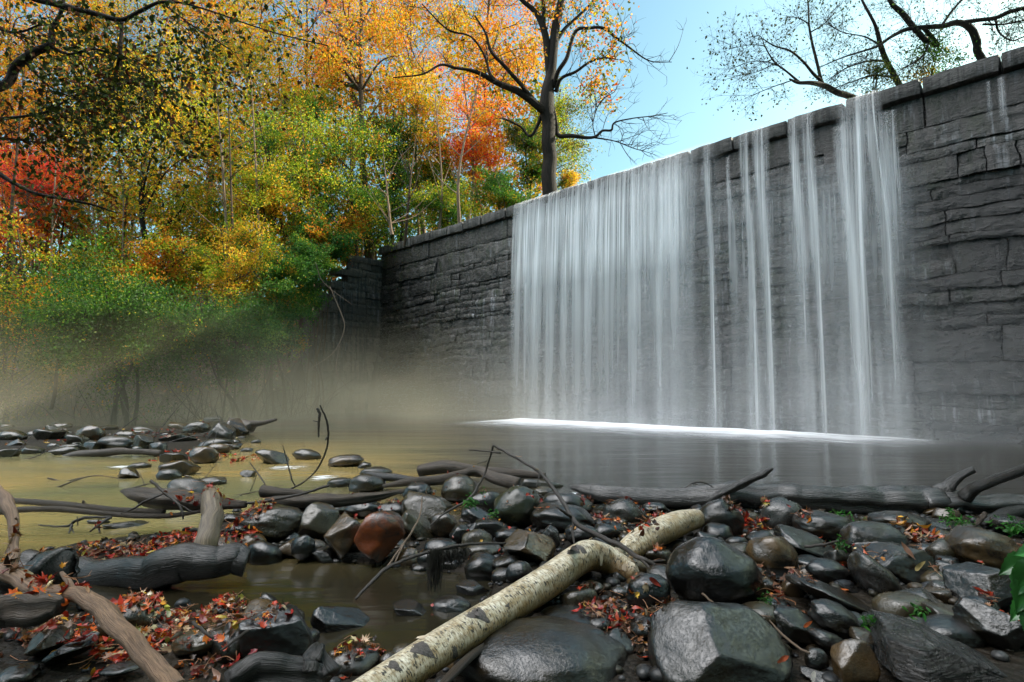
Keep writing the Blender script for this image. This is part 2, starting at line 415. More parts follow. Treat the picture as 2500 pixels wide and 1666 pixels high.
X, Y = np.meshgrid(gx, gy, indexing='ij'); Z = height(X, Y)
ii = np.arange(X.size).reshape(X.shape)
TF = np.stack([ii[:-1, :-1], ii[1:, :-1], ii[1:, 1:], ii[:-1, 1:]], -1).reshape(-1, 4)
TV = np.stack([X, Y, Z], -1).reshape(-1, 3)
def ground_mat():
    m, t, o = newmat('wet_earth'); b = NB(t); v = b.n('ShaderNodeTexCoord').outputs['Object']
    n1 = b.noise(v, 1.3, 8, 0.65); n2 = b.noise(v, 14, 6, 0.7)
    vo = b.n('ShaderNodeTexVoronoi', i_Scale=34.0); t.links.new(v, vo.inputs['Vector'])
    c = b.mix(b.rng(n1, 0.4, 0.6), (0.014, 0.011, 0.008), (0.024, 0.018, 0.011))
    c = b.mix(b.rng(n2, 0.5, 0.7), c, (0.012, 0.010, 0.008))
    c = b.mix(b.rng(vo.outputs['Distance'], 0.1, 0.5, 0.5, 0), c, (0.022, 0.019, 0.015))
    h = b.math('ADD', n2, b.math('MULTIPLY', vo.outputs['Distance'], -0.8))
    t.links.new(b.bsdf(c, 0.55, b.bump(h, 0.8, 0.03), 0.15), o.inputs[0]); return m
ground = mk('ground', TV, [TF], ground_mat()); tag(ground, kind='structure')

# ================================================================== WATER
def water_mat():
    m, t, o = newmat('creek_water'); b = NB(t); v = b.n('ShaderNodeTexCoord').outputs['Object']
    n1 = b.noise(b.vscale(v, (0.25, 0.8, 1)), 1.2, 3, 0.5); n2 = b.noise(b.vscale(v, (0.5, 2.2, 1)), 2.2, 3, 0.55)
    h = b.math('ADD', n1, b.math('MULTIPLY', n2, 0.35))
    tone_noise = b.noise(b.vscale(v, (0.12, 0.35, 1)), 1.0, 4, 0.6, 0.6)
    c = b.mix(b.rng(tone_noise, 0.35, 0.65), (0.014, 0.011, 0.005), (0.022, 0.019, 0.011))
    sp = b.n('ShaderNodeSeparateXYZ'); t.links.new(v, sp.inputs[0])       # golden reflection of the sunlit wood painted into the left water colour
    wv = b.math('MULTIPLY', b.math('SUBTRACT', tone_noise, 0.5), 3.0)
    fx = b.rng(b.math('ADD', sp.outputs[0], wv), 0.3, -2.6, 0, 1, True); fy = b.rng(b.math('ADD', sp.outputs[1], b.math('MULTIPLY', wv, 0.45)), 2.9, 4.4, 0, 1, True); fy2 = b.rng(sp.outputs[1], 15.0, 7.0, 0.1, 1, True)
    c = b.mix(b.math('MULTIPLY', b.math('MULTIPLY', fx, fy), fy2), c, b.mix(b.rng(tone_noise, 0.4, 0.6), (0.42, 0.28, 0.09), (0.20, 0.185, 0.085)))
    nb = b.bump(h, 0.25, 0.10); x = b.bsdf(c, 0.6, nb, 0.0)
    gl = b.n('ShaderNodeBsdfGlossy', i_Roughness=0.16); t.links.new(nb, gl.inputs['Normal']); fr = b.n('ShaderNodeFresnel', i_IOR=1.9); t.links.new(nb, fr.inputs['Normal'])
    ms = b.n('ShaderNodeMixShader'); t.links.new(fr.outputs[0], ms.inputs[0]); t.links.new(x, ms.inputs[1]); t.links.new(gl.outputs[0], ms.inputs[2])
    t.links.new(ms.outputs[0], o.inputs[0]); return m
def sheet(x0, x1, y0, y1, z, nx, ny):
    xs = np.linspace(x0, x1, nx); ys = np.linspace(y0, y1, ny); A, B = np.meshgrid(xs, ys, indexing='ij')
    i = np.arange(A.size).reshape(A.shape)
    return np.stack([A, B, 0*A+z], -1).reshape(-1, 3), np.stack([i[:-1, :-1], i[1:, :-1], i[1:, 1:], i[:-1, 1:]], -1).reshape(-1, 4)
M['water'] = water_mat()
V, Fq = sheet(-60, 30, -4, 32, 0.0, 3, 3)
# cut along the dam line so that the pool ends inside the wall
wp = [(-60, -6), (30, -6), tuple(dam(np.array(24.), -0.3, 0)[:2]), tuple(dam(np.array(-9.), -0.3, 0)[:2]), (-60, 28)]
wp[1] = (24, -6)
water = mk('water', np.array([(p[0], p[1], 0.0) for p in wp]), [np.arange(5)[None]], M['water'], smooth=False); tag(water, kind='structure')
rv = np.array([dam(np.array(a), d, 7.5) for a, d in ((1.0, -0.95), (60., -0.95), (90., -160.), (14., -160.))])
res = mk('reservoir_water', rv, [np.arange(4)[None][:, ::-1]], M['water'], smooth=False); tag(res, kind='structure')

# ================================================================== DAM
def stone_mat(name, ca, cb, cc, moss=0.0, rough=(0.3, 0.6)):
    m, t, o = newmat(name); b = NB(t); v = b.n('ShaderNodeTexCoord').outputs['Object']
    at = b.n('ShaderNodeAttribute', attribute_name='tone').outputs['Color']
    n1 = b.noise(v, 0.8, 6, 0.6); n2 = b.noise(b.vscale(v, (1, 1, 3.0)), 5.5, 7, 0.68, 0.4)
    ns = b.noise(b.vscale(v, (5.0, 5.0, 0.45)), 1.6, 6, 0.65)           # water runs down the face
    n3 = b.noise(v, 34, 5, 0.7)
    c = b.mix(b.rng(n1, 0.35, 0.65), ca, cb)
    c = b.mix(b.rng(n2, 0.52, 0.66), c, cc)
    c = b.mix(b.rng(n3, 0.45, 0.70, 0, 0.55), c, b.mix(1.0, c, (0.35, 0.34, 0.32), 'MULTIPLY'))
    c = b.mix(b.rng(ns, 0.47, 0.56, 0, 0.85), c, (0.009, 0.011, 0.008))
    if moss:
        nm = b.noise(b.vscale(v, (2.6, 2.6, 0.6)), 0.9, 6, 0.7); c = b.mix(b.rng(nm, 0.52, 0.6, 0, moss), c, (0.016, 0.020, 0.010))
    mn = b.noise(b.vscale(v, (9.0, 9.0, 0.7)), 1.0, 4, 0.6); mk2 = b.noise(v, 0.7, 4, 0.6)
    c = b.mix(b.math('MULTIPLY', b.rng(mn, 0.56, 0.68, 0, 0.85), b.rng(mk2, 0.46, 0.58)), c, (0.16, 0.165, 0.175))
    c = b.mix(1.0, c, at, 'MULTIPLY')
    h = b.math('ADD', b.math('MULTIPLY', n2, 1.0), b.math('MULTIPLY', n3, 0.45))
    t.links.new(b.bsdf(c, b.rng(n2, 0.3, 0.7, *rough), b.bump(h, 0.9, 0.05), 0.5), o.inputs[0]); return m
M['dam'] = stone_mat('wet_dam_stone', (0.058, 0.053, 0.050), (0.022, 0.019, 0.016), (0.013, 0.012, 0.011), 0.95, (0.12, 0.38))
M['cope'] = stone_mat('coping_granite', (0.110, 0.104, 0.094), (0.062, 0.058, 0.052), (0.035, 0.033, 0.029), 0.0, (0.5, 0.8))
M['wing'] = stone_mat('wing_wall_stone', (0.095, 0.078, 0.058), (0.058, 0.048, 0.036), (0.032, 0.028, 0.022), 0.3, (0.5, 0.8))
rs = np.random.RandomState(7)
def block(acc, a0, a1, z0, z1, d, seed, frame, step=0.09, warp=None, rough=0.014, tone=1.0):
    """one rough stone face with its edges rounded back into the joint"""
    na = max(3, int((a1-a0)/step)); nz = max(3, int((z1-z0)/step))
    ta = np.concatenate([[0, 0.0], np.linspace(0, 1, na+1), [1.0, 1]]); tz = np.concatenate([[0, 0.0], np.linspace(0, 1, nz+1), [1.0, 1]])
    ins = 0.014
    A = a0+ins+(a1-a0-2*ins)*ta; Zz = z0+ins*0.6+(z1-z0-1.2*ins)*tz
    A, Zz = np.meshgrid(A, Zz, indexing='ij')
    D = np.full(A.shape, d)
    D[0, :] = D[-1, :] = -0.14; D[:, 0] = D[:, -1] = -0.14
    D[1, :] -= 0.0; 
    edge = np.minimum(np.minimum(A-a0, a1-A), np.minimum(Zz-z0, z1-Zz))
    inner = (D > -0.1)
    q = np.stack([A*2.2, Zz*3.2, 0*A+seed*3.7], -1)
    st3 = np.stack([A*2.6, Zz*7.5, 0*A+seed*3.7], -1)
    D = D+inner*(rough*1.5*fbm(q, seed)+rough*1.2*vn(st3, seed+9)+rough*0.8*fbm(q*3.1, seed+5, 3)-0.018*(1-sst(edge, 0.0, 0.05))-0.03*sst(Zz, z1-min(0.06, 0.3*(z1-z0)), z1)*(0.1+0.9*sst(vn(np.stack([A*1.7, 0*A+seed, 0*A], -1), 3), -0.2, 0.4)))
    jx = np.stack([A*1.1, Zz*1.1, 0*A+2.2], -1)
    A2 = A+0.035*vn(jx*2.3, 41)+0.02*vn(jx*6, 43); Z2 = Zz+0.035*vn(jx*2.0+9, 42)+0.018*vn(jx*5.5+3, 44)
    if warp is not None: Z2 = warp(A2, Z2)
    V = frame(A2.ravel(), D.ravel(), Z2.ravel()); i = np.arange(A.size).reshape(A.shape)
    Fq = np.stack([i[:-1, :-1], i[1:, :-1], i[1:, 1:], i[:-1, 1:]], -1).reshape(-1, 4)
    acc.add(V, [Fq], col=np.full(3, tone))
def dwarp(A, Z):
    k = np.stack([A*0.22, Z*0.25, 0*A], -1)
    f = sst(Z, 0.0, 0.6)*(1-sst(Z, 5.7, 6.4))
    return Z+0.20*vn(k, 77)*f+0.07*vn(k*3, 78)*f+0.03*vn(k*8, 79)*f
DA0, DA1, CREST = -8.5, 24.0, 7.5
wall = Acc(); z = -0.5; row = 0
while z < 6.30:
    h = min(rs.choice([0.16, 0.24, 0.34, 0.46, 0.62])*rs.uniform(0.85, 1.15), 6.45-z)
    if 6.45-(z+h) < 0.18: h = 6.45-z
    a = DA0-rs.uniform(0, 0.8)
    proud = rs.uniform(-0.02, 0.03)
    while a < DA1:
        l = rs.uniform(0.30, 2.6)*(0.6+h)
        if h > 0.36 and rs.rand() < 0.30 and row > 0:        # two thinner stones in place of one
            hm = h*rs.uniform(0.4, 0.6)
            block(wall, a, a+l, z, z+hm, proud+rs.uniform(-0.03, 0.06), rs.randint(9999), dam, warp=dwarp, tone=rs.uniform(0.75, 1.2))
            block(wall, a, a+l, z+hm, z+h, proud+rs.uniform(-0.05, 0.04), rs.randint(9999), dam, warp=dwarp, tone=rs.uniform(0.75, 1.2))
        else:
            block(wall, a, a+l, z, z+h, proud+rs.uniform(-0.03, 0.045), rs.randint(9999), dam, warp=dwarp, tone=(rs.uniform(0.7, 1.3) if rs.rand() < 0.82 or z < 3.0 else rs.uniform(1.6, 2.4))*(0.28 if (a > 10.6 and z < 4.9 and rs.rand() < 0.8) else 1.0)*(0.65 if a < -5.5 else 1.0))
        a += l
    z += h; row += 1
def boxm(acc, frame, a0, a1, d0, d1, z0, z1, tone=1.0):
    A = np.array([a0, a1, a1, a0, a0, a1, a1, a0]); D = np.array([d0, d0, d1, d1, d0, d0, d1, d1]); Zb = np.array([z0]*4+[z1]*4)
    acc.add(frame(A, D, Zb), [np.array([[0, 3, 2, 1], [4, 5, 6, 7], [0, 1, 5, 4], [1, 2, 6, 5], [2, 3, 7, 6], [3, 0, 4, 7]])], col=np.full(3, tone))
damo = empty('stone_dam', tuple(dam(np.array(6.0), 0.0, 0.0)), 'tall dark wet stone masonry dam wall that the water falls over', 'dam')
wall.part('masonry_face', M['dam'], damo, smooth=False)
core = Acc(); boxm(core, dam, DA0-0.2, DA1+0.2, -0.9, -0.075, -1.2, 6.9, 0.5); core.part('wall_core', M['dam'], damo, smooth=False)
def rough_box(a0, a1, d0, d1, z0, z1, seed, frame, st=0.09, amp=0.02, tone=1.0, acc=None):
    bm = bmesh.new(); bmesh.ops.create_cube(bm, size=1.0)
    acc = acc or Acc()
    faces = []
    def grid(o, u, v, nu, nv):
        U, W = np.meshgrid(np.linspace(0, 1, nu+1), np.linspace(0, 1, nv+1), indexing='ij')
        P = np.array(o)+U[..., None]*np.array(u)+W[..., None]*np.array(v)
        return P
    bm.free()
    la, ld, lz = a1-a0, d1-d0, z1-z0
    na, nd, nzz = max(2, int(la/st)), max(2, int(ld/st)), max(2, int(lz/st))
    c = np.array([(a0+a1)/2, (d0+d1)/2, (z0+z1)/2]); hs = np.array([la, ld, lz])/2
    for o, u, v, nu, nv in (((a0, d1, z0), (la, 0, 0), (0, 0, lz), na, nzz), ((a0, d0, z1), (la, 0, 0), (0, ld, 0), na, nd),
                            ((a0, d0, z0), (0, ld, 0), (0, 0, lz), nd, nzz), ((a1, d0, z0), (0, ld, 0), (0, 0, lz), nd, nzz),
                            ((a0, d0, z0), (la, 0, 0), (0, ld, 0), na, nd)):
        P = grid(o, u, v, nu, nv); loc = P-c
        k = hs-np.abs(loc); ed = np.sort(k, -1)[..., 1]       # distance to the nearest edge
        P = c+loc*(1-0.02*(1-sst(ed, 0, 0.05))[..., None]/np.maximum(hs, 0.1)*1.0)
        dn = np.stack([fbm(P*2.4+s*11.0+seed, seed % 97, 4) for s in range(3)], -1)
        P = P+amp*dn
        i = np.arange(P.shape[0]*P.shape[1]).reshape(P.shape[:2])
        Fq = np.stack([i[:-1, :-1], i[1:, :-1], i[1:, 1:], i[:-1, 1:]], -1).reshape(-1, 4)
        Pf = P.reshape(-1, 3)
        acc.add(frame(Pf[:, 0], Pf[:, 1], Pf[:, 2]), [Fq], col=np.full(3, tone))
    return acc
# plain course under the coping, then the coping stones themselves
a = DA0
while a < DA1:
    l = rs.uniform(2.5, 5.0); l = min(l, DA1-a)
    rough_box(a+0.004, a+l-0.004, -0.9, 0.0+rs.uniform(0, 0.02), 6.43, 7.12, rs.randint(999), dam, amp=0.010, tone=rs.uniform(0.8, 1.1)).part('bed_stone', M['dam'], damo)
    a += l
a = DA0; k = 0
while a < DA1-0.2:
    l = rs.uniform(1.0, 1.45)
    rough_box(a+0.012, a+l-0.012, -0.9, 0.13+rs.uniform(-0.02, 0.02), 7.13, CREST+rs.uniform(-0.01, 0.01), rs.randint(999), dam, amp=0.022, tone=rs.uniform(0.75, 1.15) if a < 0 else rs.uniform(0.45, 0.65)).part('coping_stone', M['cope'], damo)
    a += l; k += 1
# wing wall: from the corner towards the stream, stepping down
def wing(a, d, z):               # a along wing from corner, d out of its face (towards the pool)
    return np.stack([W_C[0]+W_D[0]*a+DE[0]*d, W_C[1]+W_D[1]*a+DE[1]*d, z+0*a], -1)
wgo = empty('wing_wall', tuple(wing(np.array(1.6), 0.0, 0.0)), 'short stepped stone wing wall at the left end of the dam, under hanging vines', 'wall')
wm = Acc(); z = -0.5
while z < 6.6:
    h = rs.uniform(0.28, 0.5); top = z+h
    amax = 3.4 if top < 4.6 else (2.9 if top < 5.3 else (2.3 if top < 5.9 else 1.7))
    a = -0.1
    while a < amax:
        l = min(rs.uniform(0.5, 1.4), amax-a+0.001)
        if l < 0.15: break
        block(wm, a, a+l, z, top, rs.uniform(-0.02, 0.05), rs.randint(9999), wing, rough=0.018, tone=rs.uniform(0.75, 1.25)); a += l
    z = top
wm.part('masonry_face', M['wing'], wgo, smooth=False)
wc = Acc()
for (b0, b1, zt) in ((-0.4, 1.69, 6.6), (1.69, 2.29, 5.9), (2.29, 2.89, 5.3), (2.89, 3.39, 4.6)):
    boxm(wc, wing, b0, b1, -0.55, -0.06, -1.0, zt-0.35, 0.8)
wc.part('wall_core', M['wing'], wgo, smooth=False)
for (b0, b1, zt) in ((-0.1, 1.72, 6.9), (1.2, 2.3, 6.25), (2.0, 2.95, 5.6), (2.7, 3.5, 4.9)):
    rough_box(b0, b1, -0.6, 0.08, zt-0.33, zt-0.02, rs.randint(999), wing, amp=0.02, tone=rs.uniform(0.8, 1.1)).part('cap_stone', M['wing'], wgo)

# ================================================================== FALLING WATER
def fall_mat(name, lo, hi, dens, sx, sv, wash=0.16, low=(0.50, 0.32, 0.22, 0.20)):
    m, t, o = newmat(name); b = NB(t)
    v = b.n('ShaderNodeAttribute', attribute_name='tc').outputs['Vector']       # metres across, drop, edge distance
    sep = b.n('ShaderNodeSeparateXYZ'); t.links.new(v, sep.inputs[0])
    s1 = b.noise(b.vscale(v, (sx, sv, 0)), 1.0, 3, 0.6); s2 = b.noise(b.vscale(v, (sx*3.6, sv*1.3, 0)), 1.0, 3, 0.6)
    s3 = b.noise(b.vscale(v, (sx*0.22, sv*0.6, 0)), 1.0, 2, 0.5)
    st = b.math('ADD', b.math('MULTIPLY', b.rng(s1, lo, hi), 0.55), b.math('MULTIPLY', b.rng(s2, lo, hi), 0.45))
    st = b.math('MULTIPLY', b.math('POWER', st, 1.25), b.rng(s3, 0.30, 0.62, 0.5, 1.35))
    s4 = b.noise(b.vscale(v, (sx*0.45, sv*0.3, 0)), 1.0, 2, 0.5); soft = b.rng(s4, 0.36, 0.64, 0.0, 0.9, True)     # threads break into soft spray as they fall
    fd = b.rng(b.math('ADD', sep.outputs[1], b.math('MULTIPLY', s3, 1.6)), 2.2, 5.2, 0, 0.85, True)
    st = b.math('ADD', b.math('MULTIPLY', st, b.math('SUBTRACT', 1.0, fd)), b.math('MULTIPLY', soft, fd))
    cr = b.n('ShaderNodeValToRGB'); t.links.new(b.math('MULTIPLY', sep.outputs[1], 1/7.6), cr.inputs[0])
    el = cr.color_ramp.elements; el[0].position = 0.0; el[0].color = (0.30,)*3+(1,)
    el[1].position = 1.0; el[1].color = (low[3],)*3+(1,)
    for p, c in ((0.05, 0.55), (0.13, 1.0), (0.30, 1.0), (0.42, low[0]), (0.65, low[1]), (0.9, low[2])):
        e = el.new(p); e.color = (c, c, c, 1)
    base = b.math('MULTIPLY', b.math('ADD', b.math('MULTIPLY', st, 1.5), wash), cr.outputs[0])
    al = b.math('MULTIPLY', b.math('MULTIPLY', base, sep.outputs[2]), dens)
    al = b.math('MINIMUM', al, 0.96)
    d = b.n('ShaderNodeBsdfDiffuse'); d.inputs[0].default_value = (0.97, 0.985, 1.0, 1)
    tr = b.n('ShaderNodeBsdfTranslucent'); tr.inputs[0].default_value = (0.97, 0.985, 1.0, 1)
    g = b.n('ShaderNodeBsdfGlossy', i_Roughness=0.35)
    m1 = b.n('ShaderNodeMixShader', i_0=0.45); t.links.new(d.outputs[0], m1.inputs[1]); t.links.new(tr.outputs[0], m1.inputs[2])
    m2 = b.n('ShaderNodeMixShader', i_0=0.08); t.links.new(m1.outputs[0], m2.inputs[1]); t.links.new(g.outputs[0], m2.inputs[2])
    tp = b.n('ShaderNodeBsdfTransparent'); m3 = b.n('ShaderNodeMixShader'); t.links.new(al, m3.inputs[0])
    t.links.new(tp.outputs[0], m3.inputs[1]); t.links.new(m2.outputs[0], m3.inputs[2])
    t.links.new(m3.outputs[0], o.inputs[0]); return m
M['curtain'] = fall_mat('curtain_water', 0.40, 0.68, 1.0, 6.0, 0.10, 0.10, (0.48, 0.28, 0.18, 0.16))
M['stream'] = fall_mat('stream_water', 0.36, 0.62, 0.95, 16.0, 0.10, 0.25, (0.9, 0.6, 0.30, 0.18))
M['ribbon'] = fall_mat('ribbon_water', 0.36, 0.64, 0.42, 12.0, 0.10, 0.36, (0.75, 0.46, 0.32, 0.28))
M['veil'] = fall_mat('veil_water', 0.38, 0.66, 0.34, 3.0, 0.10)
def s_full(s, k): return np.concatenate([np.zeros(k), s[1:]])
def fall_sheet(ac, prof, d_off=0.0, nv=44, nu=18, top=CREST, seed=0, ledge=True, bottom=0.0, spread=0.30, edge=0.14):
    """ac centre along the dam at the crest; prof(v01)-> (centre shift, half width) ; returns mesh arrays"""
    s = np.linspace(0, 1, nv); drop = (top-bottom)*(s**1.25)
    if ledge: pre = [(-0.75, 0.045), (-0.35, 0.05), (-0.05, 0.045), (0.08, 0.03), (0.145, 0.0)]
    else: pre = [(0.02, 0.0)]
    dd = np.array([p[0] for p in pre]+list((0.15 if ledge else 0.02)+0.035+spread*np.sqrt(np.maximum(drop[1:], 0)/7.5)))
    zz = np.array([top+p[1] for p in pre]+list(top-drop[1:]))
    dr = np.maximum(top-zz, 0); nr = len(dd)
    u = np.linspace(-1, 1, nu)
    sh, hw = prof(dr/7.5)
    A = ac+sh[:, None]+hw[:, None]*u[None]
    D = (dd+d_off)[:, None]+0.03*vn(np.stack([A*2.5, 0*A+seed, 0*A], -1), seed)
    Zg = zz[:, None]+0*A
    V = dam(A.ravel(), D.ravel(), Zg.ravel())
    dist = hw[:, None]*(1-np.abs(u))[None]
    E = sst(dist, 0.0, edge)*np.ones_like(A)
    if bottom > 0: E = E*(1-sst(s_full(s, len(pre)), 0.35, 1.0))[:, None]
    T = np.stack([A, dr[:, None]+0*A, E], -1).reshape(-1, 3)
    i = np.arange(A.size).reshape(A.shape)
    Fq = np.stack([i[:-1, :-1], i[1:, :-1], i[1:, 1:], i[:-1, 1:]], -1).reshape(-1, 4)
    return V, Fq, T
wf = empty('waterfall', tuple(dam(np.array(2.0), 0.5, 0.0)), 'broad white curtain of water pouring over the left half of the dam', 'waterfall')
aL, aR = dam_a(1253, 0.2), dam_a(1712, 0.2)
cm, hwm = (aL+aR)/2, (aR-aL)/2
for kk, (off, mt, sft) in enumerate(((0.0, 'curtain', 0.0), (-0.09, 'curtain', 0.03))):
    V, Fq, T = fall_sheet(cm, lambda t: (0.0*t+sft, hwm+0*t), off, nu=120, seed=5+kk*3, edge=0.10 if kk == 0 else 0.25)
    rgt = sst((aR-(T[:, 0])), 0.0, 0.9); T[:, 2] *= 0.25+0.75*rgt
    T[:, 0] += kk*37.0
    part('water_curtain', V, [Fq], M['curtain'], wf, tc=T)
V, Fq, T = fall_sheet(dam_a(1650, .2), lambda t: (0.0*t, 1.7+0*t), 0.08, nu=40, seed=15, top=CREST, edge=1.2)
part('spray_veil', V, [Fq], M['veil'], wf, tc=T)
STREAMS = [ # px at crest, top half width, low half width, px low, group label
    (1742, 0.13, 0.055, 1741, 'single thin bright thread of water just right of the broad curtain'),
    (1838, 0.16, 0.060, 1840, 'narrow water stream twisting to a thread, left of the doubled one'),
    (1878, 0.26, 0.085, 1875, 'doubled water stream wide at the crest, fourth from the curtain side'),
    (1963, 0.17, 0.060, 1965, 'bright narrow water stream near the bare leaning branch'),
    (1997, 0.18, 0.070, 2003, 'faint ribbon of water directly under the bare leaning branch tip'),
    (2118, 0.40, 0.150, 2105, 'widest separate ribbon of water, falling left of the shrub thicket'),
    (2162, 0.24, 0.085, 2180, 'slanting bright thread of water under the twiggy thicket'),
    (2075, 0.18, 0.070, 2088, 'dim thread of water starting below the coping, left of the widest ribbon'),
    (2190, 0.10, 0.060, 2195, 'very thin thread of water starting below the dark shrub'),
    (2208, 0.12, 0.060, 2212, 'last faint thread of water before the dry dark masonry'),
    (2462, 0.05, 0.04, 2466, 'small dribble of water under the far right coping'),
    (2496, 0.07, 0.05, 2497, 'pale dribble of water at the extreme right end of the dam in view'),
    (1790, 0.07, 0.045, 1794, 'hair-thin trickle between the single thread and the twisting stream')]
short = {2462: 6.2, 2496: 5.9, 1790: 4.6, 2208: 3.4, 2190: 2.6}
for (px, w0, w1, pxl, lab) in STREAMS:
    ac = dam_a(px, 0.2); al = dam_a(pxl, 0.5); ledge = px not in (2075, 2190, 2208, 2462, 2496, 1790)
    w0 *= 0.95; w1 *= 2.1
    st = empty('water_stream', tuple(dam(np.array(ac), 0.3, 0.0)), lab, 'stream of water', 'separate streams falling over the dam')
    f = lambda t: ((al-ac)*sst(t, 0, 0.5)+0*t, w1+(w0-w1)*(1-sst(t, 0.02, 0.30))+0.9*w1*sst(t, 0.45, 1.0))
    V, Fq, T = fall_sheet(ac, f, 0.0, nu=9, seed=int(px), ledge=ledge, top=CREST if ledge else 7.03, edge=max(w0*0.55, 0.05), bottom=short.get(px, 0.0))
    part('outer_ribbon', V, [Fq], M['ribbon'], st, tc=T)
    g2 = lambda t: ((al-ac)*sst(t, 0, 0.5)+0*t, 0.16*(w1+(w0-w1)*(1-sst(t, 0.02, 0.22)))+0.30*w1*sst(t, 0.30, 1.0))
    V, Fq, T = fall_sheet(ac+0.3*w1, g2, 0.03, nu=5, seed=int(px)+1, ledge=ledge, top=CREST if ledge else 7.03, edge=0.04, bottom=short.get(px, 0.0))
    T[:, 0] += 11.3
    part('bright_core', V, [Fq], M['stream'], st, tc=T)
for vpx, vw, vt in ((1880, 1.9, 6.4), (2010, 1.0, 6.2)):
    V, Fq, T = fall_sheet(dam_a(vpx, .3), lambda t: (0.0*t, vw+0*t), -0.03, nu=30, seed=vpx, top=vt, ledge=False, edge=0.9)
    T[:, 0] += vpx; part('spray_veil', V, [Fq], M['veil'], wf, tc=T)
V, Fq, T = fall_sheet(dam_a(2150, .3), lambda t: (0.0*t, 1.1+0*t), 0.0, nu=20, seed=31, top=6.0, ledge=False, edge=0.8)
vl = mk('spray_veil', V, [Fq], M['veil'], tc=T); tag(vl, 'faint wide veil of spray running down the dark stones under the widest separate streams', 'spray')

def foam_mat(amp=0.7, nsc=(1.1, 3.0, 0)):
    m, t, o = newmat('white_foam'); b = NB(t)
    v = b.n('ShaderNodeAttribute', attribute_name='tc').outputs['Vector']
    sep = b.n('ShaderNodeSeparateXYZ'); t.links.new(v, sep.inputs[0])
    n = b.noise(b.vscale(v, nsc), 1.0, 4, 0.6)
    al = b.rng(b.math('ADD', sep.outputs[2], b.math('MULTIPLY', b.math('SUBTRACT', n, 0.5), amp)), 0.0, 1.0, 0, 1, True)
    al = b.math('MULTIPLY', al, b.rng(sep.outputs[2], 0.0, 0.12))
    d = b.n('ShaderNodeBsdfDiffuse'); d.inputs[0].default_value = (0.95, 0.97, 1.0, 1)
    tp = b.n('ShaderNodeBsdfTransparent'); ms = b.n('ShaderNodeMixShader'); t.links.new(al, ms.inputs[0])
    t.links.new(tp.outputs[0], ms.inputs[1]); t.links.new(d.outputs[0], ms.inputs[2]); t.links.new(ms.outputs[0], o.inputs[0]); return m
M['foam'] = foam_mat(); M['foamp'] = foam_mat(2.6, (1.6, 5.0, 0))
na, nd = 160, 40
a0, a1 = dam_a(1232, 0.6), dam_a(2420, 0.6)
A, Dn = np.meshgrid(np.linspace(a0, a1, na), np.linspace(0.02, 4.2, nd), indexing='ij')
tt = (A-a0)/(a1-a0); wv = 0.12*vn(np.stack([A*0.8, 0*A, 0*A], -1), 4)
k = (Dn-0.62-wv); rid = np.exp(-(k/np.where(k > 0, 2.0, 0.55))**2)
endf = sst(tt, 0, 0.07)*(1-sst(tt, 0.66, 1.0))
Zf = 0.006+0.05*rid*endf*(1+0.3*vn(np.stack([A*3, Dn*3, 0*A], -1), 8))
E = rid*endf*1.5*(0.82+0.35*vn(np.stack([A*0.5, 0*A, 0*A], -1), 14))
ix = np.arange(A.size).reshape(A.shape); Fq = np.stack([ix[:-1, :-1], ix[1:, :-1], ix[1:, 1:], ix[:-1, 1:]], -1).reshape(-1, 4)
fo = mk('foam', dam(A.ravel(), Dn.ravel(), Zf.ravel()), [Fq], M['foam'], tc=np.stack([A, Dn, E], -1).reshape(-1, 3)); tag(fo, 'bright white foam line where the falling water strikes the pool', 'foam', kind='stuff')
def patch(px, py, rx, ry, lab, seed, str_=1.0):
    c = Pz(px, py, 0.0); d = c[1]; a_ = rx/F*d; b_ = ry/F*d/((1.0)/math.hypot(1, d))
    u, w = np.meshgrid(np.linspace(-1, 1, 14), np.linspace(-1, 1, 10), indexing='ij'); r = np.hypot(u, w)
    V = np.stack([c[0]+u*a_, c[1]+w*b_, 0.006+0.01*np.maximum(1-r, 0)], -1).reshape(-1, 3)
    ix = np.arange(u.size).reshape(u.shape); Fq = np.stack([ix[:-1, :-1], ix[1:, :-1], ix[1:, 1:], ix[:-1, 1:]], -1).reshape(-1, 4)
    o = mk('foam_patch', V, [Fq], M['foamp'], tc=np.stack([u*a_*3+seed, w*b_*3, 0.75*str_*np.maximum(1-r, 0)], -1).reshape(-1, 3))
    tag(o, lab, 'foam', 'white foam patches on the creek', kind=None); return o
patch(1290, 1208, 40, 9, 'white foam trapped between round stones and the driftwood log end', 1, 1.6)
patch(1395, 1212, 80, 8, 'long white foam streak behind the log tip', 2, 1.6)
patch(1845, 1246, 45, 7, 'white foam glimpsed under the long log above the red leaves', 3, 1.7)
patch(1985, 1252, 30, 5, 'small white foam spot under the long log beside pale stones', 4, 1.5)
patch(285, 1142, 34, 4, 'pale ripple foam below the far gravel bar', 5, 0.8)
patch(125, 1086, 34, 7, 'white riffle between stones at the far left', 6, 0.9)
patch(700, 1143, 50, 5, 'pale riffle among the mid-creek stones', 7, 0.75)
patch(790, 1168, 40, 8, 'glinting riffle left of the round olive stone', 8, 0.75)

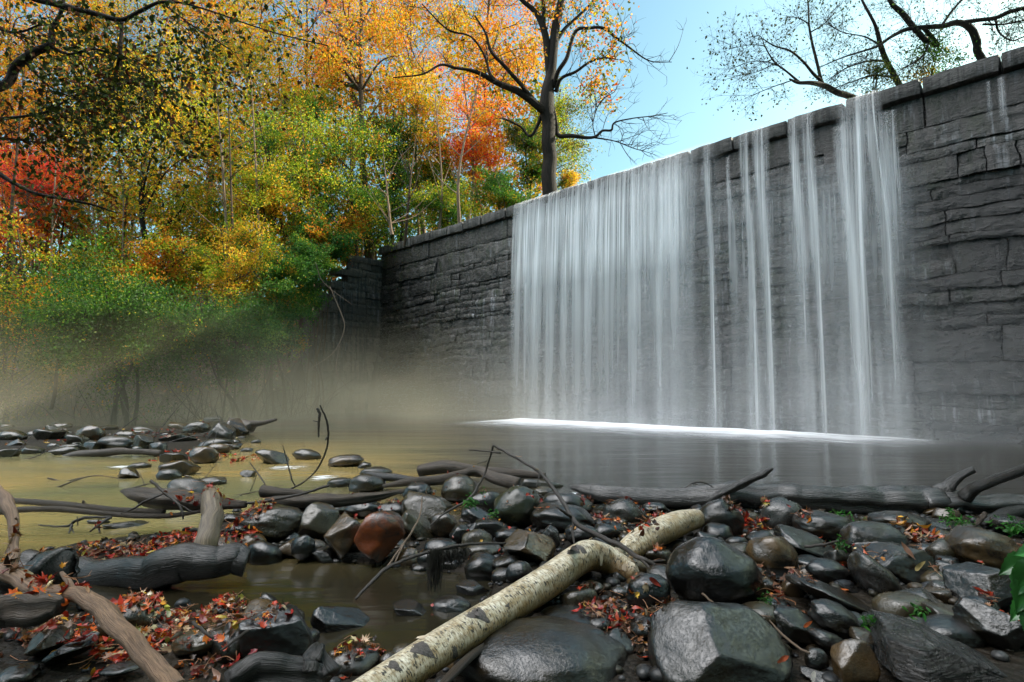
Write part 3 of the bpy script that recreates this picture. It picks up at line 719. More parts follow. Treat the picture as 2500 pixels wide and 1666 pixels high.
# ================================================================== MIST (soft low mounds of even density)
def mist_mat(name, dens, c=(0.86, 0.84, 0.76)):
    m, t, o = newmat(name); v = t.nodes.new('ShaderNodeVolumePrincipled')
    v.inputs['Color'].default_value = (*c, 1); v.inputs['Density'].default_value = dens; v.inputs['Anisotropy'].default_value = 0.1
    t.links.new(v.outputs[0], o.inputs['Volume']); return m
def mound(name, lab, cx, cy, rx, ry, h, rot, dens, c, z0=0.012, p=1.0):
    n, mm = 48, 22; an = np.linspace(0, 2*math.pi, n, endpoint=False)
    V = [[0, 0, h]]
    for j in range(1, mm+1):
        r = j/mm
        hh = h*((1-r)**1.7*(1+0.5*r)) if j < mm else 0.0
        for a_ in an: V.append([rx*r*math.cos(a_), ry*r*math.sin(a_), hh])
    V = np.array(V); cr, sr = math.cos(rot), math.sin(rot)
    W = np.stack([cx+V[:, 0]*cr-V[:, 1]*sr, cy+V[:, 0]*sr+V[:, 1]*cr, z0+V[:, 2]], -1)
    tri = [(0, 1+i, 1+(i+1) % n) for i in range(n)]; q = []
    for j in range(mm-1):
        for i in range(n):
            a_, b_ = 1+j*n+i, 1+j*n+(i+1) % n; q.append((a_, a_+n, b_+n, b_))
    last = 1+(mm-1)*n
    o = mk(name, W, [np.array(tri), np.array(q), np.arange(last, last+n)[None][:, ::-1]], mist_mat(name, dens, c))
    tag(o, lab, 'mist', kind='stuff'); return o
ang = math.atan2(DE[1], DE[0])
def mist_box(name, lab, cx, cy, rx, ry, H, rot, dens, c, p=2.0):
    m, t, o = newmat(name); b = NB(t)
    v = b.n('ShaderNodeTexCoord').outputs['Object']; sep = b.n('ShaderNodeSeparateXYZ'); t.links.new(v, sep.inputs[0])
    fz = b.math('POWER', b.math('MAXIMUM', b.math('SUBTRACT', 1.0, b.math('DIVIDE', sep.outputs[2], H)), 0.0), p)
    rr = b.math('ADD', b.math('POWER', b.math('DIVIDE', sep.outputs[0], rx), 2.0), b.math('POWER', b.math('DIVIDE', sep.outputs[1], ry), 2.0))
    fr = b.rng(rr, 1.0, 0.15, 0.0, 1.0, True)
    nn = b.rng(b.noise(b.vscale(v, (1, 1, 1.8)), 0.30, 2, 0.5, 0.6), 0.30, 0.66, 0.35, 1.4)
    d = b.math('MULTIPLY', b.math('MULTIPLY', b.math('MULTIPLY', fz, fr), nn), dens)
    vol = t.nodes.new('ShaderNodeVolumePrincipled'); vol.inputs['Color'].default_value = (*c, 1); t.links.new(d, vol.inputs['Density']); t.links.new(vol.outputs[0], o.inputs['Volume'])
    m.cycles.volume_sampling = 'DISTANCE'
    a = Acc(); n = 28; an = np.linspace(0, 2*math.pi, n, endpoint=False); V = np.array([[rx*math.cos(q), ry*math.sin(q), 0.0] for q in an]+[[rx*math.cos(q), ry*math.sin(q), H] for q in an])
    side = [(i, (i+1) % n, n+(i+1) % n, n+i) for i in range(n)]
    ob = mk(name, V, [np.array(side), np.stack([np.arange(n)[::-1], np.arange(n)+n])], m, smooth=False)
    ob.location = (cx, cy, 0.012); ob.rotation_euler = (0, 0, rot); tag(ob, lab, 'mist', kind='stuff'); return ob
mist_box('mist', 'low brownish mist hanging over the far water before the wooded bank', -8.5, 20.0, 17, 9.5, 3.6, 0.22, 0.095, (0.80, 0.72, 0.52), 2.0)
mist_box('spray_mist', 'pale spray mist rising from the foot of the falls', 4.2, 14.6, 9.5, 4.0, 4.6, ang, 0.075, (0.92, 0.94, 0.95), 2.0)
# ================================================================== STONES
def ico(sub):
    bm = bmesh.new(); bmesh.ops.create_icosphere(bm, subdivisions=sub, radius=1.0)
    V = np.array([v.co[:] for v in bm.verts]); Fq = np.array([[v.index for v in f.verts] for f in bm.faces]); bm.free(); return V, Fq
ICO = {4: ico(4), 5: ico(5), 3: ico(3)}
BVV, BVF, BVN = [TV[(np.abs(TV[:, 0]) < 40)][:0]], [], 0
allV, allF = [], []; vbase = 0
def bvh_add(V, Fq):
    global vbase
    for f in Fq: allF.extend((f+vbase).tolist())
    allV.extend(V.tolist()); vbase += len(V)
def rock_shape(seed, kind, sub):
    U, Fq = ICO[sub]; r = np.random.RandomState(seed); V = U.copy()
    p = {'r': 2.25, 'a': 3.2, 's': 3.0, 'e': 2.0, 'p': 2.4}[kind]      # round, angular, slab, egg
    nrm = (np.abs(V)**p).sum(1)**(1/p); V = V/nrm[:, None]
    o = seed*1.37
    V = V*(1+0.13*vn(U*1.1+o, seed)+0.07*vn(U*2.2+o, seed+1))[:, None]
    if kind in 'as':
        for _ in range(9 if kind == 'a' else 7):
            n = r.normal(size=3); n /= np.linalg.norm(n); hgt = r.uniform(0.55, 0.84)
            e = V@n-hgt; k = np.where(e > 0, e*0.93, 0); V = V-k[:, None]*n
    elif kind == 'r':
        for _ in range(3):
            n = r.normal(size=3); n /= np.linalg.norm(n); e = V@n-r.uniform(0.72, 0.9); V = V-(np.where(e > 0, e*0.6, 0))[:, None]*n
    elif kind == 'p':
        for n, hgt in (((-0.62, -0.45, 0.64), 0.62), ((0.38, -0.52, 0.76), 0.60), ((0.1, -0.9, 0.1), 0.8)):
            n = np.array(n)/np.linalg.norm(n); e = V@n-hgt; V = V-(np.where(e > 0, e*0.85, 0))[:, None]*n
    V = V*(1+0.030*fbm(U*3.2+o, seed+4, 4))[:, None]
    if kind in 'as': V = V*(1+0.020*fbm(U*9+o, seed+8, 3))[:, None]
    # use the full extents so that pixel sizes hold
    lo, hi = V.min(0), V.max(0); V = (V-(lo+hi)/2)/((hi-lo)/2)
    return V, Fq
ROCKS = []
def rock(px, py, hw, hh, rot, kind, mat, label, zg=None, dpt=0.85, z0=None, cat='stone', name='stone', group=None, tilt=0.0, sub=None):
    seed = int(px*7+py*13) % 9973
    yb = min(py+hh*0.92, 1655) if py+hh > 1655 else py+hh*0.92
    if zg is None:
        c0 = Pz(px, yb, 0.0); zg = float(height(np.array([c0[0]]), np.array([c0[1]]))[0])+0.02; zg = max(zg, -0.03)
    c0 = Pz(px, yb, zg); d0 = c0[1]
    if py+hh > 1655: d0 -= 0.0
    rx = hw/F*d0; ry = rx*dpt if hw < hh*3.5 else rx*0.7
    d = d0+ry*0.62; rx = hw/F*d; rz = hh/F*d
    c = Pd(px, py, d)
    # looking down on it: part of the seen height is the top surface running away from us
    ang = math.atan2(1-c[2], d); rz2 = max((rz*math.cos(ang))**2-(ry*math.sin(ang))**2, (0.42*rz)**2); rz = max(math.sqrt(rz2)/max(math.cos(ang), .3), 0.5*rz)
    V, Fq = rock_shape(seed, kind, sub or (5 if hw > 60 else 4 if d0 < 7 else 3))
    V = V*np.array([rx, ry, rz])
    t = math.radians(rot); R = np.array([[math.cos(t), 0, -math.sin(t)], [0, 1, 0], [math.sin(t), 0, math.cos(t)]])
    V = V@R.T
    if tilt:
        q = math.radians(tilt); V = V@np.array([[1, 0, 0], [0, math.cos(q), -math.sin(q)], [0, math.sin(q), math.cos(q)]]).T
    W = V+c
    o = mk(name, W, [Fq], M[mat], loc=c); tag(o, label, cat, group)
    bvh_add(W, [Fq]); ROCKS.append((c, rx)); return o
# px, py, half width, half height, rotation, kind, material, label
NEAR = [
(1742,1403,112,92,0,'e','dark','huge black egg-shaped wet boulder right of the birch log end'),
(1750,1592,156,118,0,'p','gray','big gray boulder with a brown left flank and a ridge, bottom edge right of centre'),
(1887,1354,57,48,0,'r','brown','round glossy brown-black stone wedged right of the huge black boulder'),
(1756,1268,55,50,0,'r','gray','rounded gray stone at the far tip of the birch log, under the broken snag'),
(1910,1264,48,47,20,'r','grayL','pale gray stone touching the underside of the long log, right of the red leaves'),
(2011,1290,68,40,-6,'r','grayM','low rough gray stone below the long log with a green sprig by it'),
(1965,1328,68,32,-25,'s','gray','flat slanting gray stone behind the round brown-black one'),
(2128,1322,70,50,-8,'r','grayM','wide olive-edged gray boulder behind the curled leaves'),
(2200,1279,68,30,-6,'r','grayM','low smooth gray stone tucked under the knotted end of the long log'),
(2180,1374,94,52,-5,'s','grayM','thick flat-topped slab with big curled leaves on its right shoulder'),
(2141,1425,86,42,-50,'r','grayL','long pale stone standing on a slant against the flat-topped slab'),
(2022,1398,53,33,-12,'e','dark','small dark smooth oval cobble left of the slanting pale stone'),
(2038,1460,106,37,-20,'s','grayM','long thin slab lying slantwise above the glossy cracked oval'),
(2040,1513,62,42,-25,'e','gray','glossy oval cobble with a dark crack on its shiny top'),
(2243,1467,46,33,-12,'a','grayL','pale blocky stone right of the long slanting one'),
(2310,1450,42,32,-30,'r','grayL','small pale stone between the blocky one and the big concave rock'),
(2335,1406,42,29,-10,'a','grayM','angular gray stone in the gap under the big tan boulder'),
(2407,1446,74,60,12,'a','gray','large concave gray rock left of the big green leaves'),
(2403,1345,82,54,-10,'r','brown','big smooth tan-brown boulder under the green weeds at right'),
(2422,1532,70,50,-22,'a','grayM','flat gray rock sloping down below the concave one'),
(2312,1502,52,26,-8,'a','olive','small olive stone at the head of the layered slate slab'),
(2304,1612,184,92,-13,'s','slab','very large slate slab with split layers in the bottom right'),
(2083,1620,45,58,5,'a','brown','upright rusty brown stone left of the layered slate slab'),
(2023,1565,42,25,-24,'r','gray','small gray stone just under the glossy cracked oval'),
(1940,1521,58,38,-8,'a','dark','black stone in shadow left of the glossy cracked oval'),
(1906,1405,56,17,-3,'s','dark','thin black flat stone below the round brown-black one'),
(1994,1609,26,26,0,'r','gray','little gray stone between the ridge boulder and the rusty upright'),
(2010,1654,48,24,-8,'a','grayL','pale gray stone cut by the bottom edge, with a bleached leaf'),
(2048,1368,32,26,-20,'a','gray','gray stone leaning behind the small dark oval'),
(2300,1349,34,31,10,'r','olive','knobbly olive stone at the left foot of the tan-brown boulder'),
(2472,1352,38,32,-20,'a','orange','broken rusty red rock at the right edge above the big green leaves'),
(2289,1286,48,16,-3,'s','grayL','thin pale flat stone under the weeds beside the long log'),
(2120,1559,40,20,-15,'a','brown','reddish brown stone chip at the left corner of the slate slab'),
(1875,1553,34,24,-20,'a','gray','gray stone chip right of the ridge boulder'),
(2078,1440,34,14,-18,'s','gray','thin gray flake with an orange leaf above the long thin slab'),
(2470,1282,44,24,-10,'r','grayL','pale stone behind the tan-brown boulder at the right edge'),
(1840,1402,28,20,0,'r','dark','dark cobble between the huge black boulder and the thin flat stone'),
(2240,1525,30,16,0,'a','olive','small muddy stone under the blocky pale one'),
(1322,1612,206,108,-4,'e','grayM','very large smooth gray boulder at the bottom centre beside the birch log'),
(1263,1242,57,53,0,'e','moss','big green-tinged round boulder in the middle of the stone bar'),
(1122,1197,45,37,8,'e','olive','smooth olive egg stone at the water edge by the forked driftwood'),
(1018,1203,36,25,5,'r','blue','blue-gray cobble left of the olive egg stone'),
(1375,1266,78,37,-6,'r','gray','wide gray stone with a beak pointing at the green-tinged boulder'),
(1385,1233,60,32,-10,'e','gray','smooth rounded gray stone right behind the beaked one'),
(1525,1252,52,33,-5,'r','grayL','smooth pale gray round stone alone before the log tip'),
(1493,1288,42,18,-20,'e','dark','thin dark oval cobble below the pale round stone'),
(930,1309,57,62,0,'a','orange','rust-orange boulder standing at the pool edge'),
(833,1309,44,50,-10,'a','brown','angular dark brown rock left of the rust-orange boulder'),
(1028,1292,56,23,-38,'s','olive','slim slab stone tipped down to the right of the rust-orange boulder'),
(1042,1242,60,36,-8,'a','olive','angular olive rock behind the tipped slim slab'),
(1085,1282,32,31,0,'r','brown','small rusty cobble between the slim slab and the striped stone'),
(1163,1262,40,22,-18,'r','gray','gray cobble under the green sprig in the middle of the bar'),
(1185,1226,37,27,0,'r','grayM','gray stone directly left of the green-tinged round boulder'),
(1203,1293,45,25,-15,'a','gray','gray wedge below the green-tinged round boulder'),
(1122,1305,26,23,0,'a','blue','bluish chip with a pale leaf beside the rusty cobble'),
(1163,1325,39,32,8,'e','olive','olive glossy stone with a yellow leaf on its lower edge'),
(1293,1339,64,38,-12,'a','brown','cracked brown stone above the birch log'),
(1346,1313,24,24,-30,'a','grayL','pale pointed stone chip right of the cracked brown stone'),
(1183,1346,44,23,0,'r','olive','flat olive-topped cobble stacked on the black one'),
(1181,1392,46,40,0,'r','dark','black round stone above the pool end and left of the birch log'),
(1267,1400,32,29,0,'r','dark','dark cobble touching the upper side of the birch log'),
(996,1368,30,28,30,'e','brown','brown cobble at the pool edge under the long thin twig'),
(945,1368,46,17,35,'s','brown','reddish stone sliver tilted up out of the pool'),
(1024,1392,24,16,0,'r','dark','little black stone in the pool under the thin twig'),
(1045,1364,26,21,0,'r','blue','blue-tinted cobble behind the hanging moss'),
(1106,1384,34,24,0,'r','gray','gray cobble half hidden by the hanging moss'),
(1014,1449,40,14,4,'r','grayM','left one of the two flat wet stones awash in the pool'),
(1089,1437,40,14,2,'e','grayM','right one of the two flat wet stones awash in the pool'),
(1157,1443,44,24,-5,'a','gray','angular gray stone between the awash flat stones and the birch log'),
(1000,1494,43,25,0,'a','gray','block stone in the pool with pale leaves on top'),
(1104,1482,47,28,-5,'e','grayM','smooth dark gray cobble lying against the birch log in the pool'),
(1397,1449,46,17,0,'r','dark','dark low stone in the shade under the birch log'),
(1405,1506,82,27,-4,'e','gray','low oval stone in dark water behind the very large smooth boulder'),
(1366,1470,22,13,-20,'r','gray','small gray stone peeping out under the birch log'),
(1582,1451,52,50,0,'r','dark','black boulder in shadow under the birch log elbow'),
(898,1184,44,27,0,'e','misty','olive-brown rounded stone awash behind the driftwood ends'),
(830,1182,30,16,0,'e','misty','low stone awash left of the rounded olive-brown one'),
(918,1152,38,13,0,'r','misty','flat stone with a white chip on it under the driftwood tip'),
(1326,1203,24,14,0,'r','olive','small stone amid white foam behind the bar'),
(1318,1180,56,15,-8,'a','drift_','crumbly brown bark-covered stone beyond the foam'),
(815,1372,26,14,0,'a','dark','black chip at the pool edge under the angular dark brown rock'),
(667,1276,77,44,-3,'r','olive','broad golden-brown stone with a dished top right of the upright stub'),
(648,1357,44,35,-20,'r','dark','round black wet stone against the cut end of the big wet log'),
(740,1337,30,29,20,'e','blue','small blue-black cobble left of the flat sliver'),
(780,1280,42,48,-8,'a','olive','olive-brown rock between the golden-brown stone and the angular one'),
(800,1357,38,17,-25,'s','gray','flat sliver stone lying in the pool with a sharp right point'),
(321,1502,68,42,-10,'e','olive','smooth olive egg stone behind the peeling tan branch'),
(685,1546,80,64,-3,'s','blue','square blue-gray slab with a flat face in the lower left'),
(830,1521,66,38,-18,'a','dark','black wedge rock pointing right into the pool'),
(654,1479,24,30,10,'a','gray','small pointed stone at the upper corner of the square slab'),
(501,1558,76,38,12,'e','olive','smooth stone half buried by red leaves left of the square slab'),
(250,1536,44,36,10,'r','brown','brown stone directly under the peeling tan branch'),
(119,1567,46,34,20,'a','brown','rusty brown stone in the lower left leaf litter'),
(160,1592,62,30,20,'a','gray','gray slanted stone beneath the rusty brown one'),
(298,1632,40,18,4,'r','blue','bluish stone among bright leaves at the bottom left'),
(38,1650,50,30,10,'r','gray','dark gray stone in the very bottom left corner'),
(493,1452,74,13,4,'s','dark','dark flat stone awash below the big wet log'),
(735,1461,30,11,0,'s','misty','thin leaf-like flat stone afloat in the pool'),
(1170,1180,1,1,0,'r','gray',None),
(1440,1560,40,26,0,'r','dark','dark stone in the gap between the two largest boulders'),
(1585,1530,46,26,0,'r','dark','dark low stone in the dark water left of the ridge boulder'),
(1650,1500,40,20,0,'r','dark','black low stone in the dark water under the huge egg boulder'),
(1470,1335,36,22,0,'r','gray','gray cobble in the crook of the birch fork'),
(1600,1240,30,14,0,'r','gray','small cobble just before the long log, behind the birch tip'),
(1440,1215,40,14,-4,'r','grayM','low cobble at the foam beside the log tip'),
(2230,1400,40,22,0,'r','dark','dark stone in the hollow under the flat-topped slab'),
(2380,1600,1,1,0,'r','gray',None),
(890,1240,46,24,-5,'r','gray','dark stone under the driftwood, behind the rust-orange boulder'),
(960,1245,38,20,0,'r','gray','gray cobble behind the tip of the slim slab'),
(720,1230,40,18,0,'r','dark','dark stone under the split driftwood piece'),
(585,1300,34,24,0,'r','dark','dark stone between the upright stub and the golden-brown stone'),
(1240,1310,34,20,0,'r','dark','dark cobble in the middle of the bar over the cracked brown stone'),
(1420,1305,40,24,0,'r','gray','gray stone below the beaked one and over the birch log'),
(300,1285,50,16,0,'a','misty','low stones of the old bank awash under the poles, larger piece'),
(245,1277,26,12,0,'a','misty','low stone awash under the poles, smaller piece'),
]
M['drift_'] = M['misty']
for r in NEAR:
    if r[7]: rock(*r[:8])
FAR_ = [
(470,1192,58,24,0,'e','pale oval stone awash beyond the splintered driftwood'),
(518,1173,36,10,0,'e','small flat stone awash behind the pale oval one'),
(605,1156,19,8,0,'r','tiny lone stone in mid-creek with a bright top'),
(430,1141,48,16,0,'r','long low stone at the near edge of the far gravel bar'),
(413,1157,31,12,0,'e','oval stone in front of the long low one, far bar edge'),
(318,1155,30,11,0,'r','split-looking low stone in the golden water left of the far bar edge'),
(340,1136,26,7,0,'e','barely emerging stone left of the long low one'),
(498,1107,35,18,0,'a','angular dark stone on the far bar behind the red leaves'),
(425,1115,30,11,0,'a','dark lumpy stone left of the angular one on the far bar'),
(667,1113,40,15,-6,'r','rounded stone in mid-creek, left of the pale flat-topped one'),
(750,1108,34,11,0,'e','pale yellowish flat-topped stone in mid-creek'),
(845,1123,42,13,0,'e','dark oval island stone right of the curved twig'),
(542,1051,30,19,0,'r','olive rounded stone at the tip of the far bar'),
(480,1043,34,14,0,'r','gray-brown stone left of the olive one at the far bar tip'),
(523,1027,24,11,0,'r','topmost stone of the heap at the far bar tip'),
(580,1043,30,18,-10,'r','stone under the far bar root log'),
(525,1082,42,12,0,'r','flat stone at the right end of the far bar'),
(348,1078,24,16,0,'a','dark blocky stone in the middle of the far bar'),
(385,1092,25,12,0,'r','rounded stone right of the dark blocky one on the far bar'),
(221,1057,34,19,0,'e','large domed stone towards the left of the far bar'),
(187,1076,26,14,0,'r','dark rounded stone in front of the large domed one'),
(185,1090,16,10,0,'r','small stone before the dark rounded one on the far bar'),
(285,1078,44,15,0,'r','wide flat stone in the centre of the far bar'),
(45,1082,22,10,0,'r','small domed stone at the far left edge of the creek'),
(117,1060,34,14,0,'r','gray stone behind the white riffle, far left'),
(30,1063,34,13,0,'a','low stone pair against the left frame edge, nearer piece'),
(435,1070,38,11,0,'a','low brown stone at the back of the far bar'),
(440,1040,30,9,0,'r','dim stone in the mist behind the far bar'),
(355,1050,28,9,0,'r','dim flat stone in the mist, centre back of the far bar'),
(265,1045,24,8,0,'r','dim little stone in the mist behind the large domed one'),
(80,1098,30,8,0,'r','dark low stone before the far left poles'),
(150,1040,26,8,0,'r','dim stone at the misty left shore'),
(20,1105,24,9,0,'r','dark stone at the left frame edge over the poles'),
(560,1090,20,7,0,'r','small stone off the right end of the far bar'),
(602,1098,16,5,0,'r','tiny dark stone in the riffle right of the far bar'),
(460,1166,10,6,0,'r','pebble-sized stone in front of the far bar edge'),
(625,1078,12,4,0,'e','faint pale stone just breaking the surface in mid-creek'),
(590,1068,10,3,0,'e','faintest stone breaking the surface beyond the far bar'),
(890,1136,16,7,0,'a','gray chip stone near the back of the driftwood'),
]
for i, r in enumerate(FAR_): rock(r[0], r[1]+0.35*r[3], r[2], r[3]*1.35, r[4]+(i*37 % 23)-11, 'ara'[i % 3] if r[5] != 'e' else 'e', ('misty', 'olive', 'misty', 'brown')[i % 4], r[6], zg=-0.02, dpt=0.7, sub=4)
rf = np.random.RandomState(31)
for i in range(46):
    px, py = rf.uniform(-20, 600), rf.uniform(1040, 1112); c = Pz(px, py, 0.0); s = rf.uniform(0.06, 0.15)
    if poly_sd(np.array([c[0]]), np.array([c[1]]), FARBAR)[0] < -0.5: continue
    V, Fq = rock_shape(900+i, 'ar'[i % 2], 3); V = V*np.array([s*rf.uniform(0.9, 1.7), s, s*rf.uniform(0.5, 0.9)]); c = np.array([c[0], c[1], 0.02+s*0.2])
    o = mk('cobble', V+c, [Fq], M[('misty', 'olive', 'gray', 'brown')[i % 4]], loc=c); tag(o, 'small dim cobble lying on the far gravel bar in the mist', 'cobble', 'small cobbles of the far gravel bar'); bvh_add(V+c, [Fq])

# gravel filling the gaps: one uncountable mass of small stones
g = Acc(); gr = np.random.RandomState(3)
barw = np.array(BAR); xmin, ymin = -4.5, 1.0
U, IF = ICO[3]; U2, IF2 = ico(2)
cnt = 0
pts = gr.uniform([-4.5, 1.0], [5.5, 6.2], size=(9000, 2))
sdv = poly_sd(pts[:, 0], pts[:, 1], BAR); sdp = poly_sd(pts[:, 0], pts[:, 1], POOL); hz = height(pts[:, 0], pts[:, 1])
tones = 0.5*np.array([(0.055, 0.054, 0.054), (0.09, 0.088, 0.088), (0.035, 0.034, 0.034), (0.085, 0.062, 0.038), (0.055, 0.06, 0.066), (0.06, 0.052, 0.034)])
for i in range(len(pts)):
    if sdv[i] < 0.02 or hz[i] < -0.02 or abs(pts[i, 0]) > pts[i, 1]*0.98+0.3: continue
    s = min(0.008+gr.exponential(0.009), 0.035)
    if pts[i, 0] < -1.0 and gr.rand() < 0.5: continue
    V = U2*(1+0.16*vn(U2*1.3+i, 2))[:, None]*np.array([s*gr.uniform(0.8, 1.4), s, s*gr.uniform(0.5, 0.8)])
    an = gr.uniform(0, 6.28); R = np.array([[math.cos(an), -math.sin(an), 0], [math.sin(an), math.cos(an), 0], [0, 0, 1]])
    V = V@R.T+[pts[i, 0], pts[i, 1], hz[i]+s*0.35]
    g.add(V, [IF2], col=tones[gr.randint(6)]*gr.uniform(0.7, 1.2)); cnt += 1
def gravel_mat():
    m, t, o = newmat('gravel_stones'); b = NB(t); v = b.n('ShaderNodeTexCoord').outputs['Object']
    c = b.n('ShaderNodeAttribute', attribute_name='tone').outputs['Color']; n = b.noise(v, 60, 4, 0.6)
    c = b.mix(b.rng(n, 0.4, 0.7), c, b.mix(1.0, c, (0.4, 0.4, 0.38), 'MULTIPLY'))
    t.links.new(b.bsdf(c, 0.36, b.bump(n, 0.5, 0.006), 0.3), o.inputs[0]); return m
M['gravel'] = gravel_mat()
go = g.obj('gravel', M['gravel']); tag(go, 'small wet pebbles filling the gaps between the boulders', 'gravel', kind='stuff')
V_, F_ = g.args(); 
for _f in F_: bvh_add(V_, [_f]) if _f.shape[1] == 3 else None
# coarse rubble: countable cobbles between the named ones
rub = []; gr2 = np.random.RandomState(12); tries = 0
while len(rub) < 180 and tries < 9000:
    tries += 1
    px, py = gr2.uniform(540, 2500), gr2.uniform(1235, 1640)
    c = Pz(px, py, 0.03); x, y = c[0], c[1]
    if poly_sd(np.array([x]), np.array([y]), BAR)[0] < 0.08 or poly_sd(np.array([x]), np.array([y]), POOL)[0] > -0.06: continue
    if any(math.hypot(x-q[0][0], y-q[0][1]) < q[1]*0.75 for q in ROCKS) or any(math.hypot(x-q[0], y-q[1]) < q[2]*1.5 for q in rub): continue
    rub.append((x, y, gr2.uniform(0.03, 0.085)))
rprot = {}
for i, (x, y, s) in enumerate(rub):
    mt = ['gray', 'brown', 'dark', 'olive', 'grayM', 'brown', 'dark', 'blue', 'olive'][i % 9]
    V, Fq = rock_shape(500+i, 'ra'[i % 2], 3); V = V*np.array([s*gr2.uniform(0.9, 1.4), s, s*gr2.uniform(0.55, 0.85)])
    z = float(height(np.array([x]), np.array([y]))[0]); c = np.array([x, y, z+s*0.3])
    o = mk('cobble', V+c, [Fq], M[mt], loc=c); tag(o, 'small wet cobble lying loose in the gaps of the stone bar', 'cobble', 'small cobbles of the stone bar'); bvh_add(V+c, [Fq])

# ================================================================== LOGS, BRANCHES, TWIGS
def wood(name, label, cat, parts, mat, seed=0, **kw):
    """parts: list of (part_name, spec, dict)"""
    p0 = parts[0][1][0]; base = Pd(p0[0], p0[1], p0[2]); root = empty(name, tuple(base), label, cat, kw.get('group'))
    for i, (pn, spec, o) in enumerate(parts):
        oo = dict(n=8, sides=14, rough=0.16, seed=seed+i*7, wob=0.25); mm = o.pop('mat', mat); oo.update(o)
        V, FL, T = limb(spec, **oo); part(pn, V, FL, M[mm], root, tc=T); bvh_add(V, [f for f in FL if f.shape[1] == 4])
    return root
dl = 4.75
wood('fallen_log', 'long dark wet log lying across the right side behind the stones', 'log', [
    ('trunk', [(1392,1189,5.15,3.4),(1440,1198,5.1,14.6),(1500,1206,5.0,19.0),(1600,1216,4.95,24.6),(1750,1214,4.85,30.2),(1860,1213,4.8,28.0),(1944,1212,4.75,32.5),(2020,1222,4.7,29.1),(2097,1225,4.7,33.6),(2200,1232,4.65,38.1),(2260,1226,4.65,44.8),(2320,1232,4.6,38.1),(2400,1234,4.55,29.1),(2520,1236,4.5,26.9),(2700,1240,4.45,24.6)], dict(n=10, sides=26, rough=0.24, fibre=1.6)),
    ('broken_snag', [(1722,1226,4.80,9),(1775,1198,4.74,9),(1830,1172,4.68,10),(1862,1158,4.66,9),(1887,1143,4.62,3)], dict(rough=0.35, n=10)),
    ('branch_stub', [(2300,1205,4.6,20),(2320,1182,4.58,13),(2342,1165,4.55,9),(2380,1145,4.5,8)], dict(rough=0.3)),
    ('side_branch', [(2352,1212,4.5,15),(2385,1192,4.4,13),(2440,1168,4.25,12),(2530,1135,4.0,12)], dict(rough=0.14)),
], 'weathered', 11)
wood('log_piece', 'short dark log end poking in under the weeds at the right edge', 'log', [('trunk', [(2395,1278,4.0,8),(2430,1263,4.05,14),(2480,1256,4.1,16),(2560,1252,4.15,17)], dict(rough=0.25))], 'wetlog', 12)
# birch
bd = [(740,1815,1.34,60),(880,1712,1.55,54),(1020,1619,1.78,50),(1169,1525,2.08,46.5),(1332,1423,2.48,43),(1405,1370,2.72,41),(1438,1356,2.82,40.5),(1475,1364,2.88,39),(1512,1384,2.88,35),(1542,1399,2.86,29),(1556,1406,2.85,15)]
V, FL, T = limb([(a, b, c, r*0.86) for a, b, c, r in bd], n=12, sides=36, rough=0.05, seed=21)
bro = empty('birch_log', tuple(Pd(1230,1447,2.38)), 'white and gold birch log with dark knots lying across the stones to the bottom edge', 'log')
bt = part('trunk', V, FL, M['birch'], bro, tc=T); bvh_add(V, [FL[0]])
b2 = [(1505,1362,3.00,20),(1548,1335,3.12,31),(1585,1310,3.24,31),(1621,1294,3.36,31),(1660,1277,3.5,28),(1700,1266,3.66,22)]
V, FL, T = limb(b2, n=10, sides=30, rough=0.07, seed=22); T = T+np.array([0, 0, 7.3]); part('fork_limb', V, FL, M['birch'], bro, tc=T); bvh_add(V, [FL[0]])
M['curl'] = flat_mat('birch_curl', (0.62, 0.50, 0.36), 0.5)
def scar(px, py, w, h, rot, seed):
    c = np.array([px, py]); P = []
    n, mm = 22, 5; tree_b = BVHB
    verts = []
    for j in range(mm+1):
        for i in range(n):
            a = 2*math.pi*i/n; r = j/mm*(1+0.42*vn(np.array([[math.cos(a)*1.5, math.sin(a)*1.5, seed]]), seed)[0])
            u, v = 0.85*w*r*math.cos(a), h*r*(math.sin(a)+0.35*math.cos(2*a))*(1-0.4*math.cos(a))
            t = math.radians(rot); x, y = px+u*math.cos(t)+v*math.sin(t), py-u*math.sin(t)+v*math.cos(t)
            rr = Vector(ray(x, y)).normalized(); hit = tree_b.ray_cast(Vector((0, 0, 1)), rr)
            if hit[0] is None: hit = (Vector(Pd(px, py, 2.0)), Vector((0, 0, 1)))
            verts.append(np.array(hit[0])-np.array(rr)*(0.001+0.0022*(1-(j/mm)**2)*(0.6+0.4*vn(np.array([[x*0.1, y*0.1, 0]]), 3)[0])))
    F4 = [(j*n+i, j*n+(i+1) % n, (j+1)*n+(i+1) % n, (j+1)*n+i) for j in range(mm) for i in range(n)]
    mk('bark_knot', np.array(verts)-np.array(bro.location), [np.array(F4)], M['scar'], parent=bt)
V, FL, T = limb([(a, b, c, r*0.86) for a, b, c, r in bd], n=12, sides=36, rough=0.05, seed=21)
BVHB = BVHTree.FromPolygons(V.tolist(), FL[0].tolist())
for s_ in ((1412,1346,32,12,-8,1), (1170,1505,36,14,-22,2), (1030,1590,40,15,-22,3), (1112,1598,8,16,0,4), (965,1628,20,9,-20,5), (1240,1480,8,5,-20,6)): scar(*s_)
RV = V.reshape(-1, 36, 3); fr_ = np.random.RandomState(9)                 # papery curls lifting off the birch
